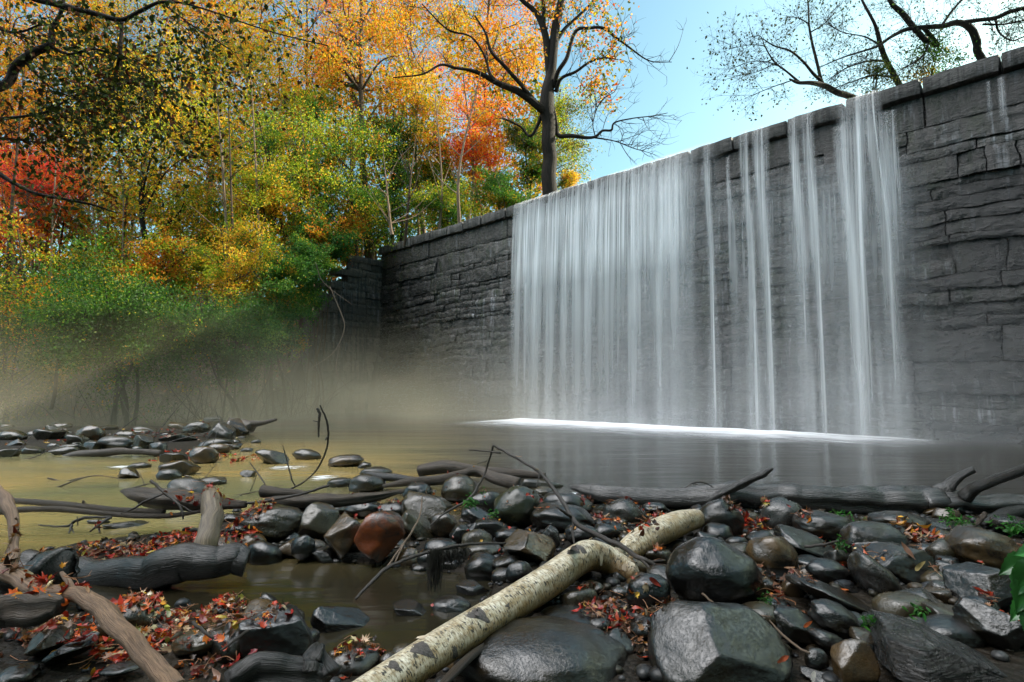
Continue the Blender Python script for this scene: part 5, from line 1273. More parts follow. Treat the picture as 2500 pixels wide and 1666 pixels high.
sprig(2125,1530,1.95,0.03,4,0.016,'tiny green leaf at the left tip of the slate slab',9,1.0)
sprig(2245,1505,2.05,0.03,4,0.014,'little green shoot under the blocky pale stone',10,1.0)
def broad(acc, base, tip_dir, nn, s, tone, rg):
    nu, nv = 13, 9; V = []; C = []
    b_ = tip_dir/np.linalg.norm(tip_dir); nn = nn-nn@b_*b_; nn /= np.linalg.norm(nn); a = np.cross(b_, nn)
    for i in range(nu):
        t = i/(nu-1); w = 0.42*math.sin(math.pi*min(t*1.02, 1)**0.75)**0.85*(1-0.35*t)*(1+0.10*(i % 2))
        for j in range(nv):
            u = (j/(nv-1)*2-1); vein = 0.035*math.cos((t*7-abs(u)*1.6)*2*math.pi)
            z = -0.38*t*t+0.22*abs(u)*w*1.6+vein*(0.3+w)+0.03*math.sin(5*t+u*2)
            V.append(base+s*(b_*t*1.0+a*u*w+nn*z)); k = 1.0+(0.5 if j == nv//2 else 0)+3.0*vein
            C.append(np.array(tone)*k)
    Fq = [(i*nv+j, (i+1)*nv+j, (i+1)*nv+j+1, i*nv+j+1) for i in range(nu-1) for j in range(nv-1)]
    acc.add(np.array(V), [np.array(Fq)]); acc.C.append(np.clip(np.array(C), 0.003, 0.9))
M['gloss_leaf'] = leaf_mat('glossy_green_leaves', 0.35, 0.28, 0.06)
rg = np.random.RandomState(77); b0 = Pd(2545, 1440, 1.64); root = empty('broadleaf_plant', tuple(b0), 'glossy broad-leaved green plant leaning in at the right edge', 'plant'); st = Acc()
for (px, py, ax, ay, s) in ((2505,1368,-1,-0.35,0.085),(2515,1372,-0.7,-0.9,0.10),(2500,1385,-0.55,-1,0.12),(2510,1400,-0.1,-1,0.15),(2520,1420,-0.45,-0.8,0.13),(2505,1475,-0.9,-0.4,0.07),(2512,1500,-0.7,-0.7,0.06),(2530,1380,0.4,-0.8,0.12),(2520,1460,-0.2,-1,0.11),(2540,1360,-0.9,0.35,0.09)):
    p = Pd(px+6, py, 1.64+rg.uniform(-.06, .05)); lf = Acc()
    broad(lf, p, np.array([ax, -0.25+rg.normal()*0.15, ay]), np.array([rg.normal()*0.3-0.2, -0.75, 0.7]), s, np.array([0.028, 0.13, 0.022])*rg.uniform(0.5, 1.4), rg)
    lf.part('leaf', M['gloss_leaf'], root)
    V, FL, T = tube(catmull([b0, (b0+p)/2+[0, 0, .03], p], 4), np.full(9, 0.0018), 5, cap=False); st.add(V, FL, col=np.array([0.06, 0.16, 0.03]))
st.part('stem', M['leaf'], root)
# ================================================================== TREES
OR = [(0.68, 0.19, 0.012, 3), (0.74, 0.34, 0.018, 3.5), (0.50, 0.08, 0.012, 1.5), (0.38, 0.34, 0.02, 2.5)]
YE = [(0.76, 0.42, 0.02, 4), (0.44, 0.38, 0.02, 3), (0.70, 0.24, 0.015, 2), (0.14, 0.20, 0.015, 2)]
YG = [(0.38, 0.42, 0.02, 4), (0.12, 0.22, 0.012, 4), (0.66, 0.50, 0.03, 2), (0.60, 0.22, 0.02, 1)]
GR = [(0.040, 0.12, 0.010, 4), (0.075, 0.18, 0.014, 3), (0.26, 0.32, 0.02, 1.5), (0.50, 0.28, 0.02, 0.6)]
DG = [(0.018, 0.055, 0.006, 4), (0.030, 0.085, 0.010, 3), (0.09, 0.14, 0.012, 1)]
TG = [(0.030, 0.11, 0.016, 4), (0.055, 0.17, 0.028, 3), (0.16, 0.28, 0.04, 1)]
RD = [(0.76, 0.15, 0.012, 4), (0.72, 0.05, 0.02, 3), (0.78, 0.32, 0.02, 2), (0.50, 0.02, 0.03, 1)]
PK = [(0.66, 0.05, 0.035, 4), (0.70, 0.15, 0.02, 3), (0.50, 0.02, 0.02, 2), (0.7, 0.32, 0.03, 1)]
OL = [(0.15, 0.15, 0.015, 4), (0.07, 0.10, 0.012, 3), (0.38, 0.24, 0.02, 1.5)]
def gz(x, y): return float(height(np.array([x]), np.array([y]))[0])
def wood_limb(acc, P, r0, r1, rg, sides=5, n=6):
    P = catmull(P, n); R = np.linspace(r0, r1, len(P)); V, FL, T = tube(P, R, sides, 0.08, rg.randint(999), cap=False); acc.add(V, FL, tc=T); return P
def tree(name, label, cat, x, y, cc, cr, pal, nleaf, ls, tr, mat, seed, nprim=20, lean=0.0, group=None, clump=0.115, twigs=5, zbase=None, multi=1, droop=0.35, fill=0.14):
    nleaf = int(nleaf*(3.7 if y > 10 else 2.7)); ls = ls*(0.57 if y > 10 else 0.66); rg = np.random.RandomState(seed); zb = (gz(x, y) if zbase is None else zbase)-0.15; b0 = np.array([x, y, zb]); cc = np.array(cc, float); cr = np.array(cr, float)
    root = empty(name, (x, y, zb), label, cat, group); tk = Acc(); tips = []; stems = []
    for s in range(multi):
        off = rg.normal(size=3)*np.array([0.25, 0.25, 0])*(multi > 1); end = cc+np.array([rg.normal()*0.25, rg.normal()*0.25, 0.75])*cr*(1 if multi > 1 else 0.5); end[2] = cc[2]+cr[2]*0.8
        mid = (b0+end)/2+np.array([rg.normal()*0.02+lean*0.1, rg.normal()*0.02, 0])*(end[2]-zb); q1 = b0*0.75+end*0.25+rg.normal(size=3)*0.02*(end[2]-zb)
        stems.append(wood_limb(tk, [b0+off, q1+off*0.8, mid, end], tr, tr*0.22, rg, 9, 7))
    for i in range(nprim):
        S = stems[i % multi]; v = rg.normal(size=3); v /= np.linalg.norm(v); e = cc+v*cr*rg.uniform(0.55, 1.0)
        zt = e[2]-rg.uniform(0.15, 0.55)*cr[2]-0.3*np.hypot(*(e-cc)[:2]); k = int(np.clip(np.searchsorted(S[:, 2], zt), 3, len(S)-3)); s = S[k]
        L = np.linalg.norm(e-s); m = s*0.45+e*0.55+np.array([rg.normal()*0.06, rg.normal()*0.06, rg.uniform(-0.02, 0.12)])*L
        r0 = tr*0.42*(1-k/len(S)*0.6); Pp = wood_limb(tk, [s, m, e], r0, max(r0*0.15, 0.01), rg, 5, 5); tips.append(e)
        for j in range(twigs):
            s2 = Pp[rg.randint(3, len(Pp)-1)]; e2 = s2+(rg.normal(size=3)*0.30+v*0.15)*cr.mean()*rg.uniform(0.6, 1.1)
            wood_limb(tk, [s2, (s2+e2)/2+rg.normal(size=3)*0.05*cr.mean(), e2], r0*0.25, 0.006, rg, 4, 3); tips.append(e2); tips.append((s2+e2)/2)
    tk.part('trunk', M[mat], root)
    tips = np.array(tips); nf = int(nleaf*fill); k = rg.randint(len(tips), size=nleaf-nf)
    C = tips[k]+rg.normal(size=(nleaf-nf, 3))*cr.mean()*clump*np.array([1.15, 1.15, 0.75])
    vv = rg.normal(size=(nf, 3)); vv /= np.linalg.norm(vv, axis=1)[:, None]; ff = cc+vv*cr*(rg.rand(nf)**0.45)[:, None]
    den = vn(ff*1.1, seed); ff = ff[den > -0.05]; C = np.vstack([C, ff]); C = C[fbm(C*(2.6/cr.mean())+seed, seed+1, 2) < 0.30]; n = len(C)
    V, Fq = leaf_quads(C, ls, rg, droop)
    # neighbouring sprays share a tint
    hue = vn(C*0.9+seed, seed+2); W_ = np.array([q_[3] for q_ in pal], float); W_ /= W_.sum(); col = palette(n, pal, rg, 0.12); sel_ = np.clip(np.searchsorted(np.cumsum(W_), np.clip(0.5+0.75*vn(C*1.15+seed*3, seed+7)+0.10*rg.normal(size=n), 0, 0.999)), 0, len(pal)-1); cl_ = np.array([q_[:3] for q_ in pal])[sel_]*(1+0.14*rg.normal(size=(n, 1))); col = np.clip(np.where(rg.rand(n, 1) < 0.85, cl_, col), 0.003, 0.9); alt = palette(n, pal[:2], rg, 0.12); w = (hue > 0.0)[:, None] & (rg.rand(n, 1) < 0.12); col = np.where(w, alt, col)
    part('crown', V, [Fq], M['leaf'], root, col=np.repeat(col, 4, 0), smooth=False); return root
def ptree(name, label, cat, px, d, py0, py1, hw, pal, nleaf, ls=0.17, tr=0.16, mat='bark', seed=0, bpx=None, **k):
    """crown spans pixel rows py0..py1 at depth d; trunk foot at column bpx"""
    a = Pd(px, py0, d); b_ = Pd(px, py1, d); cc = (a+b_)/2; rz = (a[2]-b_[2])/2; rx = hw/F*d
    foot = Pd(bpx if bpx is not None else px, 900, d)
    return tree(name, label, cat, foot[0], d, cc, (rx, k.pop('ry', rx*0.8), rz), pal, nleaf, ls, tr, mat, seed, **k)
GT = 'autumn trees on the left bank'
ptree('maple_tree','tall orange maple at the extreme left edge of the wood','tree',20,30,-120,420,190,OR,7000,seed=1,group=GT)
ptree('maple_tree','low crimson-pink maple glowing at the left edge of the wood','tree',50,23,345,600,150,PK,5500,0.13,0.10,seed=2,mat='palebark',group=GT,multi=2)
ptree('tree','yellow-orange tree right of the extreme left maple','tree',215,28,-60,430,170,YE+OR,6500,seed=3,group=GT,mat='darkbark')
ptree('tree','olive and gold tree with a dark twisted trunk, left third of the wood','tree',370,23.5,60,520,210,YG+YE,7000,0.15,0.20,seed=4,group=GT,mat='darkbark',bpx=362,nprim=22)
ptree('tree','golden tree topping the left-centre of the wood','tree',500,31,-150,360,180,YE+OR,6500,seed=5,group=GT)
ptree('tree','yellow-green tree with a pale slanting trunk in the centre left','tree',610,28,60,480,150,YG+YE,5500,seed=6,group=GT,mat='palebark',bpx=655,nprim=14)
ptree('tree','orange and yellow high tree left of the reddish trunk','tree',740,33,-150,300,170,OR+YE,6500,seed=7,group=GT)
ptree('tree','leafy green tree standing left of the wall end vines','tree',700,24.5,260,620,150,GR+YG,6500,0.14,0.12,seed=8,group=GT,bpx=690,mat='bark',multi=2)
ptree('tree','gold-tipped tree whose upright brown trunk stands behind the left coping','tree',880,28,-80,300,150,YE+OR,6000,seed=9,group=GT,bpx=908,tr=0.30)
ptree('tree','green tree in front of the brown upright trunk','tree',850,25.5,260,560,130,GR+YG,5500,0.14,0.12,seed=10,group=GT,bpx=870)
ptree('tree','orange tree behind the left limb of the big dark tree','tree',1040,32,-120,260,140,OR+YE,6000,seed=11,group=GT,mat='palebark')
ptree('tree','orange-brown tree crowning the top centre behind the big dark trunk','tree',1230,36,-160,190,170,OR,7000,0.19,seed=12,group=GT)
ptree('maple_tree','fiery red and orange maple just left of the big dark trunk','tree',1150,29,190,450,100,RD+OR,6500,0.14,0.14,seed=13,group=GT,mat='palebark',multi=3)
ptree('tree','yellow tree between the green one and the fiery maple','tree',1020,30,150,430,90,YE,4500,0.15,0.12,seed=14,group=GT,mat='palebark',multi=2)
ptree('tree','small olive-leaved tree showing right of the big dark trunk against the sky','tree',1375,31,190,470,85,OL+YG,6000,0.15,0.16,seed=15,group=GT,bpx=1330)
ptree('tree','orange tree low in the gap at the far left under the crimson maple','tree',110,21,560,860,170,OR+YG,6000,0.13,0.08,seed=16,group=GT,multi=3)
ptree('sapling','sunlit yellow-green young tree over the shaded thicket','tree',590,20.5,540,760,120,YG+YE,6000,0.11,0.06,seed=17,group=GT,multi=3)
ptree('tree','green and rust tree low behind the wall end','tree',780,26.5,440,640,120,GR+OR,5000,0.13,0.10,seed=18,group=GT,multi=2)
ptree('tree','slender pale tree with bare lower stem left of centre','tree',450,27,150,560,90,YG+OR,4000,0.14,0.09,seed=19,group=GT,mat='palebark',lean=1)
ptree('tree','young orange tree mid left behind the twisted trunk','tree',280,25.5,420,700,130,OR+YG,5500,0.13,0.09,seed=20,group=GT,multi=3,mat='palebark')
ptree('tree','young gold and green tree right of the twisted trunk','tree',470,25,440,680,110,YE+YG,5000,0.13,0.08,seed=21,group=GT,multi=3,mat='palebark')
GB = 'bushes along the left bank and dam'
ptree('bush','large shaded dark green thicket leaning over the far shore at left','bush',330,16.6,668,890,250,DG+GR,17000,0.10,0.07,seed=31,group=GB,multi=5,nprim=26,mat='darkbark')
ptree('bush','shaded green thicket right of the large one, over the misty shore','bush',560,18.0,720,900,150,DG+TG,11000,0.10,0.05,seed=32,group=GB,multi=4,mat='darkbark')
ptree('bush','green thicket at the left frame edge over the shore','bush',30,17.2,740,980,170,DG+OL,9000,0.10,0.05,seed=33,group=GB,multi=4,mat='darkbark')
ptree('bush','blue-green vine mound sliding down the end of the wing wall','bush',690,20.6,600,850,95,TG+GR,10000,0.10,0.05,seed=34,group=GB,multi=3)
ptree('bush','leafy vine heap on top of the wing wall','bush',790,23.6,520,640,85,TG+GR+OR,6500,0.12,0.05,seed=35,group=GB,multi=3)
ptree('bush','green bush behind the lowest coping stones','bush',930,27.5,480,590,110,GR+DG,5000,0.12,0.05,seed=36,group=GB,multi=3,zbase=7.3)
ptree('bush','bright yellow-green bush peeping over the middle coping stones','bush',1090,25.5,440,545,100,GR+YG,5000,0.12,0.05,seed=37,group=GB,multi=3,zbase=7.3)
ptree('bush','dark green bush at the foot of the big dark trunk','bush',1235,25,415,500,85,DG+GR,4500,0.12,0.05,seed=38,group=GB,multi=3,zbase=7.3)
ptree('bush','golden low shrub right of the big dark trunk foot','bush',1385,28,415,470,35,YE,1200,0.11,0.04,seed=39,group=GB,multi=2,zbase=7.3)

ptree('bush','leafy vine curtain spilling down over the stepped end of the wing wall','bush',752,22.2,575,735,62,TG+GR,8000,0.09,0.04,seed=40,group=GB,multi=3)
ptree('bush','dim vine mass on the bank below the wing wall end','bush',660,20.2,740,880,70,TG+DG,6500,0.09,0.04,seed=41,group=GB,multi=3)
ptree('bush','orange-tinged vines over the first coping stone','bush',850,25.3,520,610,45,TG+OR,3800,0.10,0.04,seed=42,group=GB,multi=3)

# far wood closing the view behind the individual trees
rg = np.random.RandomState(99); n = 120000
pxs = rg.uniform(-500, 1330, n); dps = rg.uniform(36, 50, n); fac = rg.rand(n)
pys = -150+1050*fac**0.8
keep = (vn(np.stack([pxs/70, pys/70, dps/12], -1), 5)+0.35*vn(np.stack([pxs/24, pys/24, dps/5], -1), 6) > -0.30+0.45*(pys < 330)*sst(330-pys, 0, 300))
C = np.array([Pd(a, b_, c) for a, b_, c in zip(pxs[keep], pys[keep], dps[keep])]); V, Fq = leaf_quads(C, 0.36, rg)
hue = vn(C*0.16, 4)[:, None]; up = np.clip((C[:, 2:]-6)/12, 0, 1)
ca = palette(len(C), OR+YE, rg)*0.55; cb = palette(len(C), GR+DG, rg)*0.7; w = rg.rand(len(C), 1) < np.clip(0.25+0.5*up+0.8*hue, 0, 1)
far = mk('far_wood_foliage', V, [Fq], M['leaf'], col=np.repeat(np.where(w, ca, cb), 4, 0), smooth=False); tag(far, 'distant mass of autumn foliage behind the individual trees', 'foliage', kind='stuff')
# thin stems of the wood interior: saplings one can tell apart
rg = np.random.RandomState(41)
for i, px in enumerate((40,70,100,130,175,205,235,270,300,330,420,455,490,520,560,600,640,690,730,790,960,1000,1080,1120)):
    d = rg.uniform(19, 27); f = Pd(px+rg.uniform(-20, 20), 800, d); x, y = f[0], d; zb = gz(x, y) if px < 860 else 7.3
    top = Pd(px+rg.uniform(-60, 60), rg.uniform(150, 420), d); b0 = np.array([x, y, zb-0.1]); root = empty('sapling', tuple(b0), 'slender bare stem with thin side branches, standing among the leafy trees of the left bank', 'tree', 'slender stems in the wood'); a = Acc()
    S = wood_limb(a, [b0, b0*0.6+top*0.4+rg.normal(size=3)*0.3, top], rg.uniform(0.05, 0.12), 0.014, rg, 6, 8)
    for j in range(9):
        s = S[rg.randint(5, len(S)-1)]; e = s+np.array([rg.normal()*1.2, rg.normal()*0.8, rg.uniform(0.6, 2.0)]); wood_limb(a, [s, (s+e)/2+rg.normal(size=3)*0.12, e], 0.022, 0.006, rg, 4, 4)
    a.part('trunk', M['palebark' if i % 3 else 'bark'], root)

# ---- big dark tree behind the dam
def twigs_on(acc, P, rg, n, L, r, up=0.2, fwd=None, lev=2, tips=None):
    for i in range(n):
        s = P[rg.randint(max(2, len(P)//4), len(P))]; k = rg.randint(1, len(P)-1); tdir = P[min(k+1, len(P)-1)]-P[k-1]; tdir /= np.linalg.norm(tdir)+1e-9
        v = tdir*0.9+rg.normal(size=3)*0.75+np.array([0, 0, up]); v /= np.linalg.norm(v); l = L*rg.uniform(0.4, 1.1)
        e = s+v*l; Q = wood_limb(acc, [s, s+v*l*0.5+rg.normal(size=3)*l*0.12, e], r, r*0.3, rg, 4, 4)
        if tips is not None: tips.append(e)
        if lev > 1: twigs_on(acc, Q, rg, 4, L*0.5, r*0.55, up, fwd, lev-1, tips)
def hero(name, label, cat, limbs_, mat, seed, ntw, L, r, pal, nleaf, ls, up=0.2, leafsel=None, clump=0.25, lev=2, crownname='crown', thin=0.75, lmat='leaf'):
    rg = np.random.RandomState(seed); p0 = limbs_[0][0]; root = empty(name, tuple(Pd(p0[0], p0[1], p0[2])), label, cat); a = Acc(); tips = []
    for i, s in enumerate(limbs_):
        P = np.array([Pd(q[0], q[1], q[2]) for q in s]); R = np.array([q[3]*thin/F*q[2] for q in s]); Q = catmull(np.column_stack([P, R]), 7)
        W = Q[:, :3]+0.35*np.stack([vn(Q[:, :3]*1.3+k*5, seed+k) for k in range(3)], -1)*np.minimum(Q[:, 3:], 0.2)
        V, FL, T = tube(W, np.maximum(Q[:, 3], 0.006), 12 if i == 0 else 7, 0.10, seed+i, cap=False); a.add(V, FL, tc=T)
        if i > 0: twigs_on(a, W, rg, ntw, L, r, up, None, lev, tips)
    a.part('trunk', M[mat], root)
    if nleaf:
        tips = np.array(tips)
        if leafsel is not None: tips = tips[leafsel(tips)]
        C = tips[rg.randint(len(tips), size=nleaf)]+rg.normal(size=(nleaf, 3))*clump; V, Fq = leaf_quads(C, ls, rg, 0.5)
        part(crownname, V, [Fq], M[lmat], root, col=np.repeat(palette(nleaf, pal, rg), 4, 0), smooth=False)
    return root
D = 23.5
hero('bare_limbed_tree','big dark-trunked tree rising from behind the start of the falls','tree',[
 [(1345,560,D,29),(1342,450,D,26),(1340,380,D,24),(1338,300,D,24),(1336,255,D,26),(1345,180,D,18),(1352,100,D,16),(1362,40,D,13),(1378,-40,D,11),(1390,-160,D,7)],
 [(1334,275,D,20),(1318,262,D-.2,15),(1290,240,D-.4,13),(1250,218,D-.7,12),(1215,203,D-1,10),(1180,185,D-1.2,8),(1145,172,D-1.4,6),(1110,165,D-1.6,5),(1075,158,D-1.8,4),(1030,182,D-2,3),(960,190,D-2,2)],
 [(1318,262,D,11),(1290,230,D-.5,8),(1262,196,D-1,7),(1230,160,D-1.4,6),(1200,125,D-1.6,5),(1185,80,D-1.7,4),(1160,40,D-1.8,3)],
 [(1215,203,D-1,7),(1195,180,D-1.2,5),(1185,140,D-1.2,4),(1150,90,D-1.4,3),(1090,70,D-1.6,3),(1030,10,D-1.6,2)],
 [(1340,190,D,12),(1334,110,D,13),(1322,55,D,11),(1300,22,D,9),(1270,-5,D,7),(1230,-60,D,5)],
 [(1328,70,D,8),(1326,20,D,7),(1322,-60,D,5)],
 [(1355,215,D,9),(1362,175,D-.4,8),(1385,140,D-.6,7),(1405,77,D-.8,6),(1436,69,D-1,5),(1474,70,D-1.1,5),(1512,98,D-1.2,4),(1550,126,D-1.3,3),(1590,150,D-1.4,2),(1640,152,D-1.5,1.2)],
 [(1358,225,D,8),(1370,192,D-.4,6),(1405,176,D-.6,5),(1440,152,D-.8,4),(1475,142,D-.9,3),(1508,146,D-1,2)],
 [(1352,110,D,8),(1380,70,D,6),(1412,40,D,5),(1445,5,D,4),(1480,-50,D,3)],
 [(1350,262,D,6),(1358,300,D,6),(1364,332,D,7),(1400,334,D-.4,7),(1448,336,D-.6,5),(1470,320,D-.8,4),(1492,318,D-.8,4),(1500,300,D-.9,3),(1540,290,D-1,2.2),(1590,284,D-1.1,1.6),(1630,276,D-1.2,1)],
 [(1448,336,D-.6,3),(1500,345,D-.7,2),(1545,362,D-.8,1.6),(1580,372,D-.9,1)],
 [(1452,330,D-.6,2),(1448,300,D-.6,1.6),(1465,250,D-.6,1.4),(1500,225,D-.7,1)],
 [(1340,235,D,9),(1300,330,D+.3,5),(1270,310,D+.3,4),(1230,290,D+.2,3)],
],'darkbark',61,15,1.5,0.016,OR+OL,2600,0.13,up=0.25,leafsel=lambda t: (t[:, 2] > 13.2) & (t[:, 0] > 1.0) & (t[:, 0] < 4.6),clump=0.22,lev=2)

# ---- bare trees and thicket right of the falls, beyond the dam
D = 15.5
hero('leaning_tree','bare leaning tree with sparse hanging leaves, right of the blue sky gap','tree',[
 [(2290,380,D+.4,20),(2160,285,D+.3,17),(2080,240,D+.2,13),(2045,225,D,12),(2014,210,D,11),(1980,203,D-.2,9),(1949,202,D-.3,7),(1927,193,D-.4,3)],
 [(2010,208,D,8),(2003,190,D,7),(1994,150,D,6),(1982,100,D,5),(1975,60,D,4),(1974,20,D,3),(1970,-20,D,2)],
 [(2006,200,D,7),(1985,180,D-.1,6),(1960,150,D-.2,5),(1930,125,D-.3,4),(1890,112,D-.4,3),(1862,95,D-.5,2)],
 [(1950,200,D-.3,5),(1925,178,D-.4,4),(1890,150,D-.5,3.4),(1868,115,D-.6,2.4),(1855,88,D-.6,1.6),(1820,95,D-.7,1)],
 [(1948,198,D-.3,3),(1900,160,D-.5,2.4),(1840,150,D-.6,1.6),(1780,170,D-.7,1)],
 [(1935,196,D-.4,2.5),(1880,215,D-.5,1.8),(1820,240,D-.6,1)],
 [(1900,150,D-.5,2),(1850,175,D-.6,1.5),(1800,185,D-.7,1)],
 [(1868,112,D-.5,2),(1830,110,D-.6,1.6),(1780,120,D-.7,1)],
 [(1976,60,D,3),(1950,45,D,2),(1920,40,D-.2,1.2)], [(1978,80,D,3),(2010,60,D,2),(2040,30,D,1.4)],
],'darkbark',62,12,0.95,0.0065,[(0.03,0.045,0.02,3),(0.05,0.05,0.02,1)],900,0.070,up=0.05,clump=0.10,lev=3,thin=0.62)
D = 14.6
hero('thicket_tree','dense twiggy dark tree with a hooked limb at the upper right corner','tree',[
 [(2250,330,D+.6,16),(2185,190,D+.4,12),(2165,150,D+.3,11),(2150,112,D+.2,10),(2135,60,D,7),(2105,0,D,5),(2090,-40,D,4)],
 [(2440,210,D+.6,18),(2388,135,D+.3,16),(2384,105,D+.2,17),(2372,72,D+.1,15),(2340,55,D,13),(2300,62,D,11),(2255,65,D,10),(2215,70,D,9),(2175,92,D-.1,7),(2140,115,D-.2,5),(2060,140,D-.3,3),(2000,165,D-.3,2)],
 [(2260,100,D,11),(2235,70,D,12),(2205,35,D,12),(2180,12,D,10),(2165,-20,D,8)],
 [(2255,66,D,9),(2290,110,D+.2,8),(2262,100,D+.1,6),(2235,75,D,5)],
 [(2340,58,D,10),(2390,50,D,9),(2430,45,D-.1,9),(2465,30,D-.2,9),(2520,15,D-.3,8)],
 [(2165,150,D+.3,6),(2120,150,D,4),(2070,165,D-.1,3),(2030,190,D-.2,2)],
 [(2185,190,D+.4,5),(2130,185,D,4),(2080,200,D-.1,2.5),(2040,215,D-.2,1.6)],
 [(2150,112,D,5),(2110,90,D,3),(2060,80,D,2),(2020,60,D,1.4)],
 [(2300,60,D,6),(2330,20,D,5),(2370,-20,D,4)], [(2430,48,D,5),(2440,80,D,4),(2470,100,D,3),(2500,90,D,2)],
 [(2400,60,D,5),(2450,60,D,4),(2500,50,D,3)], [(2270,100,D,5),(2250,140,D,4),(2200,170,D,2.4)],
],'darkbark',63,26,0.85,0.0075,[(0.03,0.05,0.015,3),(0.05,0.08,0.02,1)],2200,0.055,up=0.05,clump=0.14,lev=3,thin=0.58)
ptree('vine_clump','green vine leaves clinging low on the dark thicket behind the coping','bush',2275,14.9,95,200,70,DG+GR,1100,0.085,0.03,seed=71,mat='darkbark',zbase=7.2,multi=3,clump=0.16)
ptree('vine_clump','small leafy tangle behind the crest at the foot of the thicket','bush',2150,14.4,150,240,55,DG+OL,1100,0.06,0.03,seed=72,mat='darkbark',zbase=7.2,multi=3,clump=0.18)

# ---- near tree whose limbs hang in from the upper left
D = 5.2
hero('overhanging_tree','dark near tree reaching its shaded limbs in from the upper left corner','tree',[
 [(-900,1500,4.2,90),(-800,1000,4.4,70),(-620,500,4.7,55),(-420,300,4.9,40),(-180,240,5.0,26),(0,210,D,15),(40,160,D,14),(85,128,D,13),(125,108,D,11),(128,70,D,7),(150,30,D,6),(160,-30,D,5)],
 [(-250,-160,4.9,24),(-40,-60,5.0,16),(80,-6,D,13),(130,8,D,12),(178,20,D,10),(240,34,D,9),(297,46,D,8),(345,24,D,6.5),(393,4,D,5),(450,8,D,3.5),(527,31,D,2.6),(600,58,D,2.2),(685,85,D,2),(800,112,D,1.2)],
 [(297,46,D,6),(295,90,D,6),(292,140,D,5.5),(284,175,D+.1,5),(276,222,D+.1,3.5)],
 [(125,115,D,6),(170,132,D,4),(230,120,D,3.4),(300,140,D,2.6),(345,158,D,2),(400,215,D,1.5)],
 [(0,290,D+.2,6),(70,282,D+.2,4.5),(120,270,D+.2,3.5),(170,240,D+.2,2)],
 [(-60,380,D+.5,9),(0,425,D+.5,8),(40,450,D+.5,6),(90,473,D+.5,6),(160,487,D+.5,5),(225,500,D+.5,4),(285,520,D+.5,2)],
 [(393,4,D,3),(440,40,D,2),(480,70,D,1.6),(560,120,D,1.2)],
 [(345,158,D,2),(360,230,D,1.6),(420,290,D,1.2)],
 [(-40,60,D,6),(40,80,D,4),(100,60,D,3)],[(-60,330,D,6),(30,340,D,4),(110,350,D,2)],
 [(60,150,D,5),(120,210,D,3),(200,250,D,2)],
],'darkbark',64,14,0.55,0.0045,[(0.026,0.042,0.010,4),(0.07,0.024,0.008,1.5),(0.05,0.065,0.012,2)],5600,0.046,up=-0.1,clump=0.17,lev=2,lmat='shadeleaf')
# unseen trees added to keep sky and sun light off the stones
SH = ['on the near left bank', 'on the near right bank', 'behind the photographer, left one', 'directly behind the photographer', 'behind the photographer, right one', 'far back on the left bank path', 'above the right end of the dam', 'farther behind the right end of the dam', 'on the right bank below the dam end', 'close behind the photographer, left of the middle one', 'close behind the photographer, right of the middle one']
for i, (x, y, h_) in enumerate(((-13, 1, 13), (11.5, -2, 12), (-6.5, -7, 14), (0.5, -9, 15), (6.5, -7, 14), (-15, -8, 15), (18.5, 7, 21), (22, 11, 22), (18, 1.5, 20), (-3.2, -6, 13), (3.4, -6.5, 13))):
    tree('added_shade_tree', 'unseen leafy tree added for shade '+SH[i]+', outside the view', 'tree', x, y, (x, y, h_*0.52), (4.6, 3.6, h_*0.46), GR+DG, 4500, 0.34, 0.3, 'darkbark', 300+i, nprim=18, clump=0.16, fill=0.5)
GT2 = 'leafy trees filling the middle of the wood'
for i, (px, d, a, b_, hw, pal, lab) in enumerate(((560,25,470,680,90,YG+GR,'yellow-green tree low in the middle of the wood, left of the sunlit sapling'),
    (640,23,400,640,80,YG+YE,'bright yellow-green tree above the sunlit sapling'), (760,28,200,460,90,GR+YG,'green tree with gold sprays left of the upright brown trunk'),
    (960,28,240,520,70,GR+DG,'dark green tree right of the upright brown trunk'), (1070,30,340,500,70,DG+YG,'green tree under the fiery maple, left side'),
    (1290,28,280,450,60,OL+GR,'olive tree just left of the big dark trunk'), (400,22,560,760,100,YG+OR,'yellow and rust tree over the large shaded thicket'),
    (120,24,380,560,110,OR+RD,'orange-red tree in the far left middle of the wood'), (300,30,-140,200,150,YE+YG,'pale gold tree topping the wood behind the hanging limbs'),
    (860,33,-160,120,120,OR+RD,'rusty orange tree top left of the big limb'), (210,22,600,800,110,OL+YG,'olive thicket tree above the shaded thicket, far left'))):
    ptree('tree', lab, 'tree', px, d, a, b_, hw, pal, 5200, 0.14, 0.10, seed=400+i, group=GT2, mat='darkbark' if i % 2 else 'bark', multi=2, zbase=7.2 if px > 900 else None)
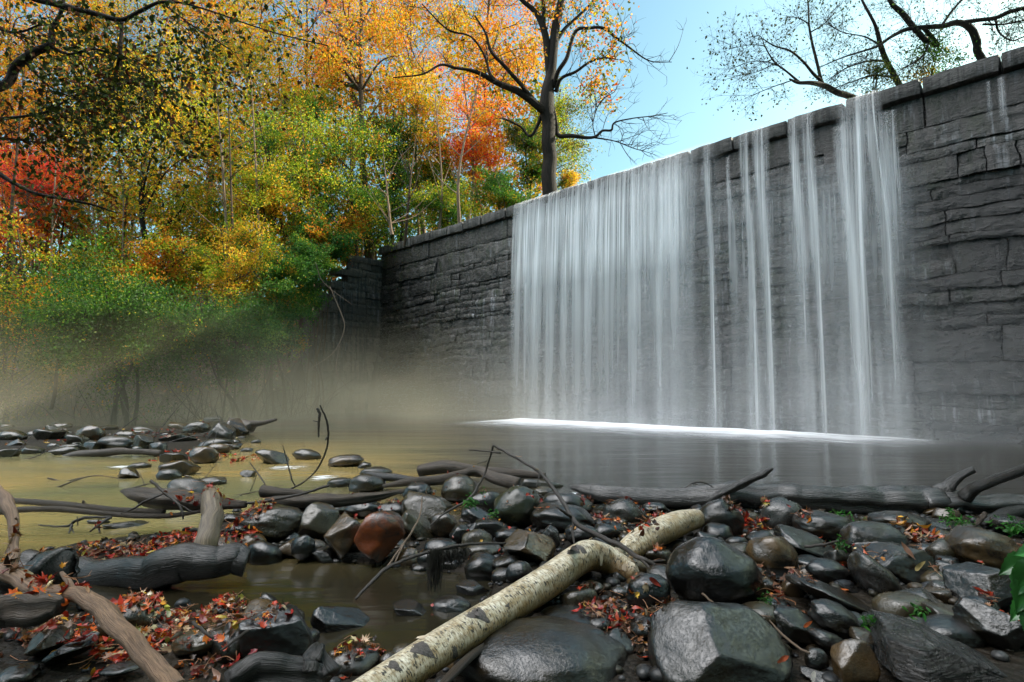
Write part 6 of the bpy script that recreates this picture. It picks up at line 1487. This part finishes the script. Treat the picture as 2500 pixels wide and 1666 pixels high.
# bare hanging vines and roots on the bank and the wing wall
VN = [([(805,700,21,1.1),(830,760,20.8,1.3),(840,800,20.6,1.3),(815,860,20.3,1.1),(750,905,20,0.8)], 'pale curving vine hanging in front of the wing wall'),
      ([(828,845,20.5,1.0),(822,905,20,0.9),(850,950,19.8,0.7)], 'short pale vine tip below the curving one'),
      ([(770,640,21,0.9),(790,690,21,0.9),(860,745,21,0.7)], 'thin vine shoot at the upper corner of the wing wall'),
      ([(380,900,17.3,1.8),(440,905,17,1.8),(430,950,16.8,1.4)], 'bare twig arching over the misty shore'),
      ([(150,820,16.8,5),(145,900,16.6,4.5),(125,1000,16.4,4)], 'leaning dark stem under the large shaded thicket')]
for i, (s, lab) in enumerate(VN): wood('vine', lab, 'vine', [('stem', s, dict(sides=5, rough=0.1, wob=1.0))], 'paletwig' if i < 4 else 'darkbark', 200+i)
rg = np.random.RandomState(8); a = Acc()
for i in range(420):                                   # tangle of dead stems under the thickets
    px = rg.uniform(-60, 790); d = rg.uniform(16.3, 20.5) if px < 560 else rg.uniform(18.5, 22); py = rg.uniform(820, 985)
    p = Pd(px, py, d); z0_ = gz(p[0], p[1]); b0 = np.array([p[0], p[1], max(z0_, 0.0)-0.05]); v = np.array([rg.normal()*0.6, rg.normal()*0.4, rg.uniform(0.6, 2.0)])
    wood_limb(a, [b0, b0+v*0.5+rg.normal(size=3)*0.2, b0+v*rg.uniform(0.7, 1.4)+[rg.normal()*0.5, 0, -0.3*rg.rand()]], rg.uniform(0.006, 0.02), 0.004, rg, 4, 4)
o = a.obj('undergrowth', M['drift']); tag(o, 'tangled dead brown stems along the misty far shore', 'undergrowth', kind='stuff')
# leaf carpet and low cover on the bank
n = 26000; xs = rg.uniform(-34, -5, n); ys = rg.uniform(13, 34, n); hz = height(xs, ys); k = hz > 0.08; C = np.stack([xs, ys, hz+0.02+0.5*rg.rand(n)**2*(hz > 0.6)], -1)[k]
V, Fq = leaf_quads(C, 0.13, rg, 0); mk_ = palette(len(C), DUL+[(0.06,0.12,0.02,5),(0.10,0.18,0.03,3)], rg)
o = mk('ground_cover', V, [Fq], M['leaf'], col=np.repeat(mk_, 4, 0), smooth=False); tag(o, 'leafy ground cover and fallen leaves on the wooded bank', 'ground cover', kind='stuff')
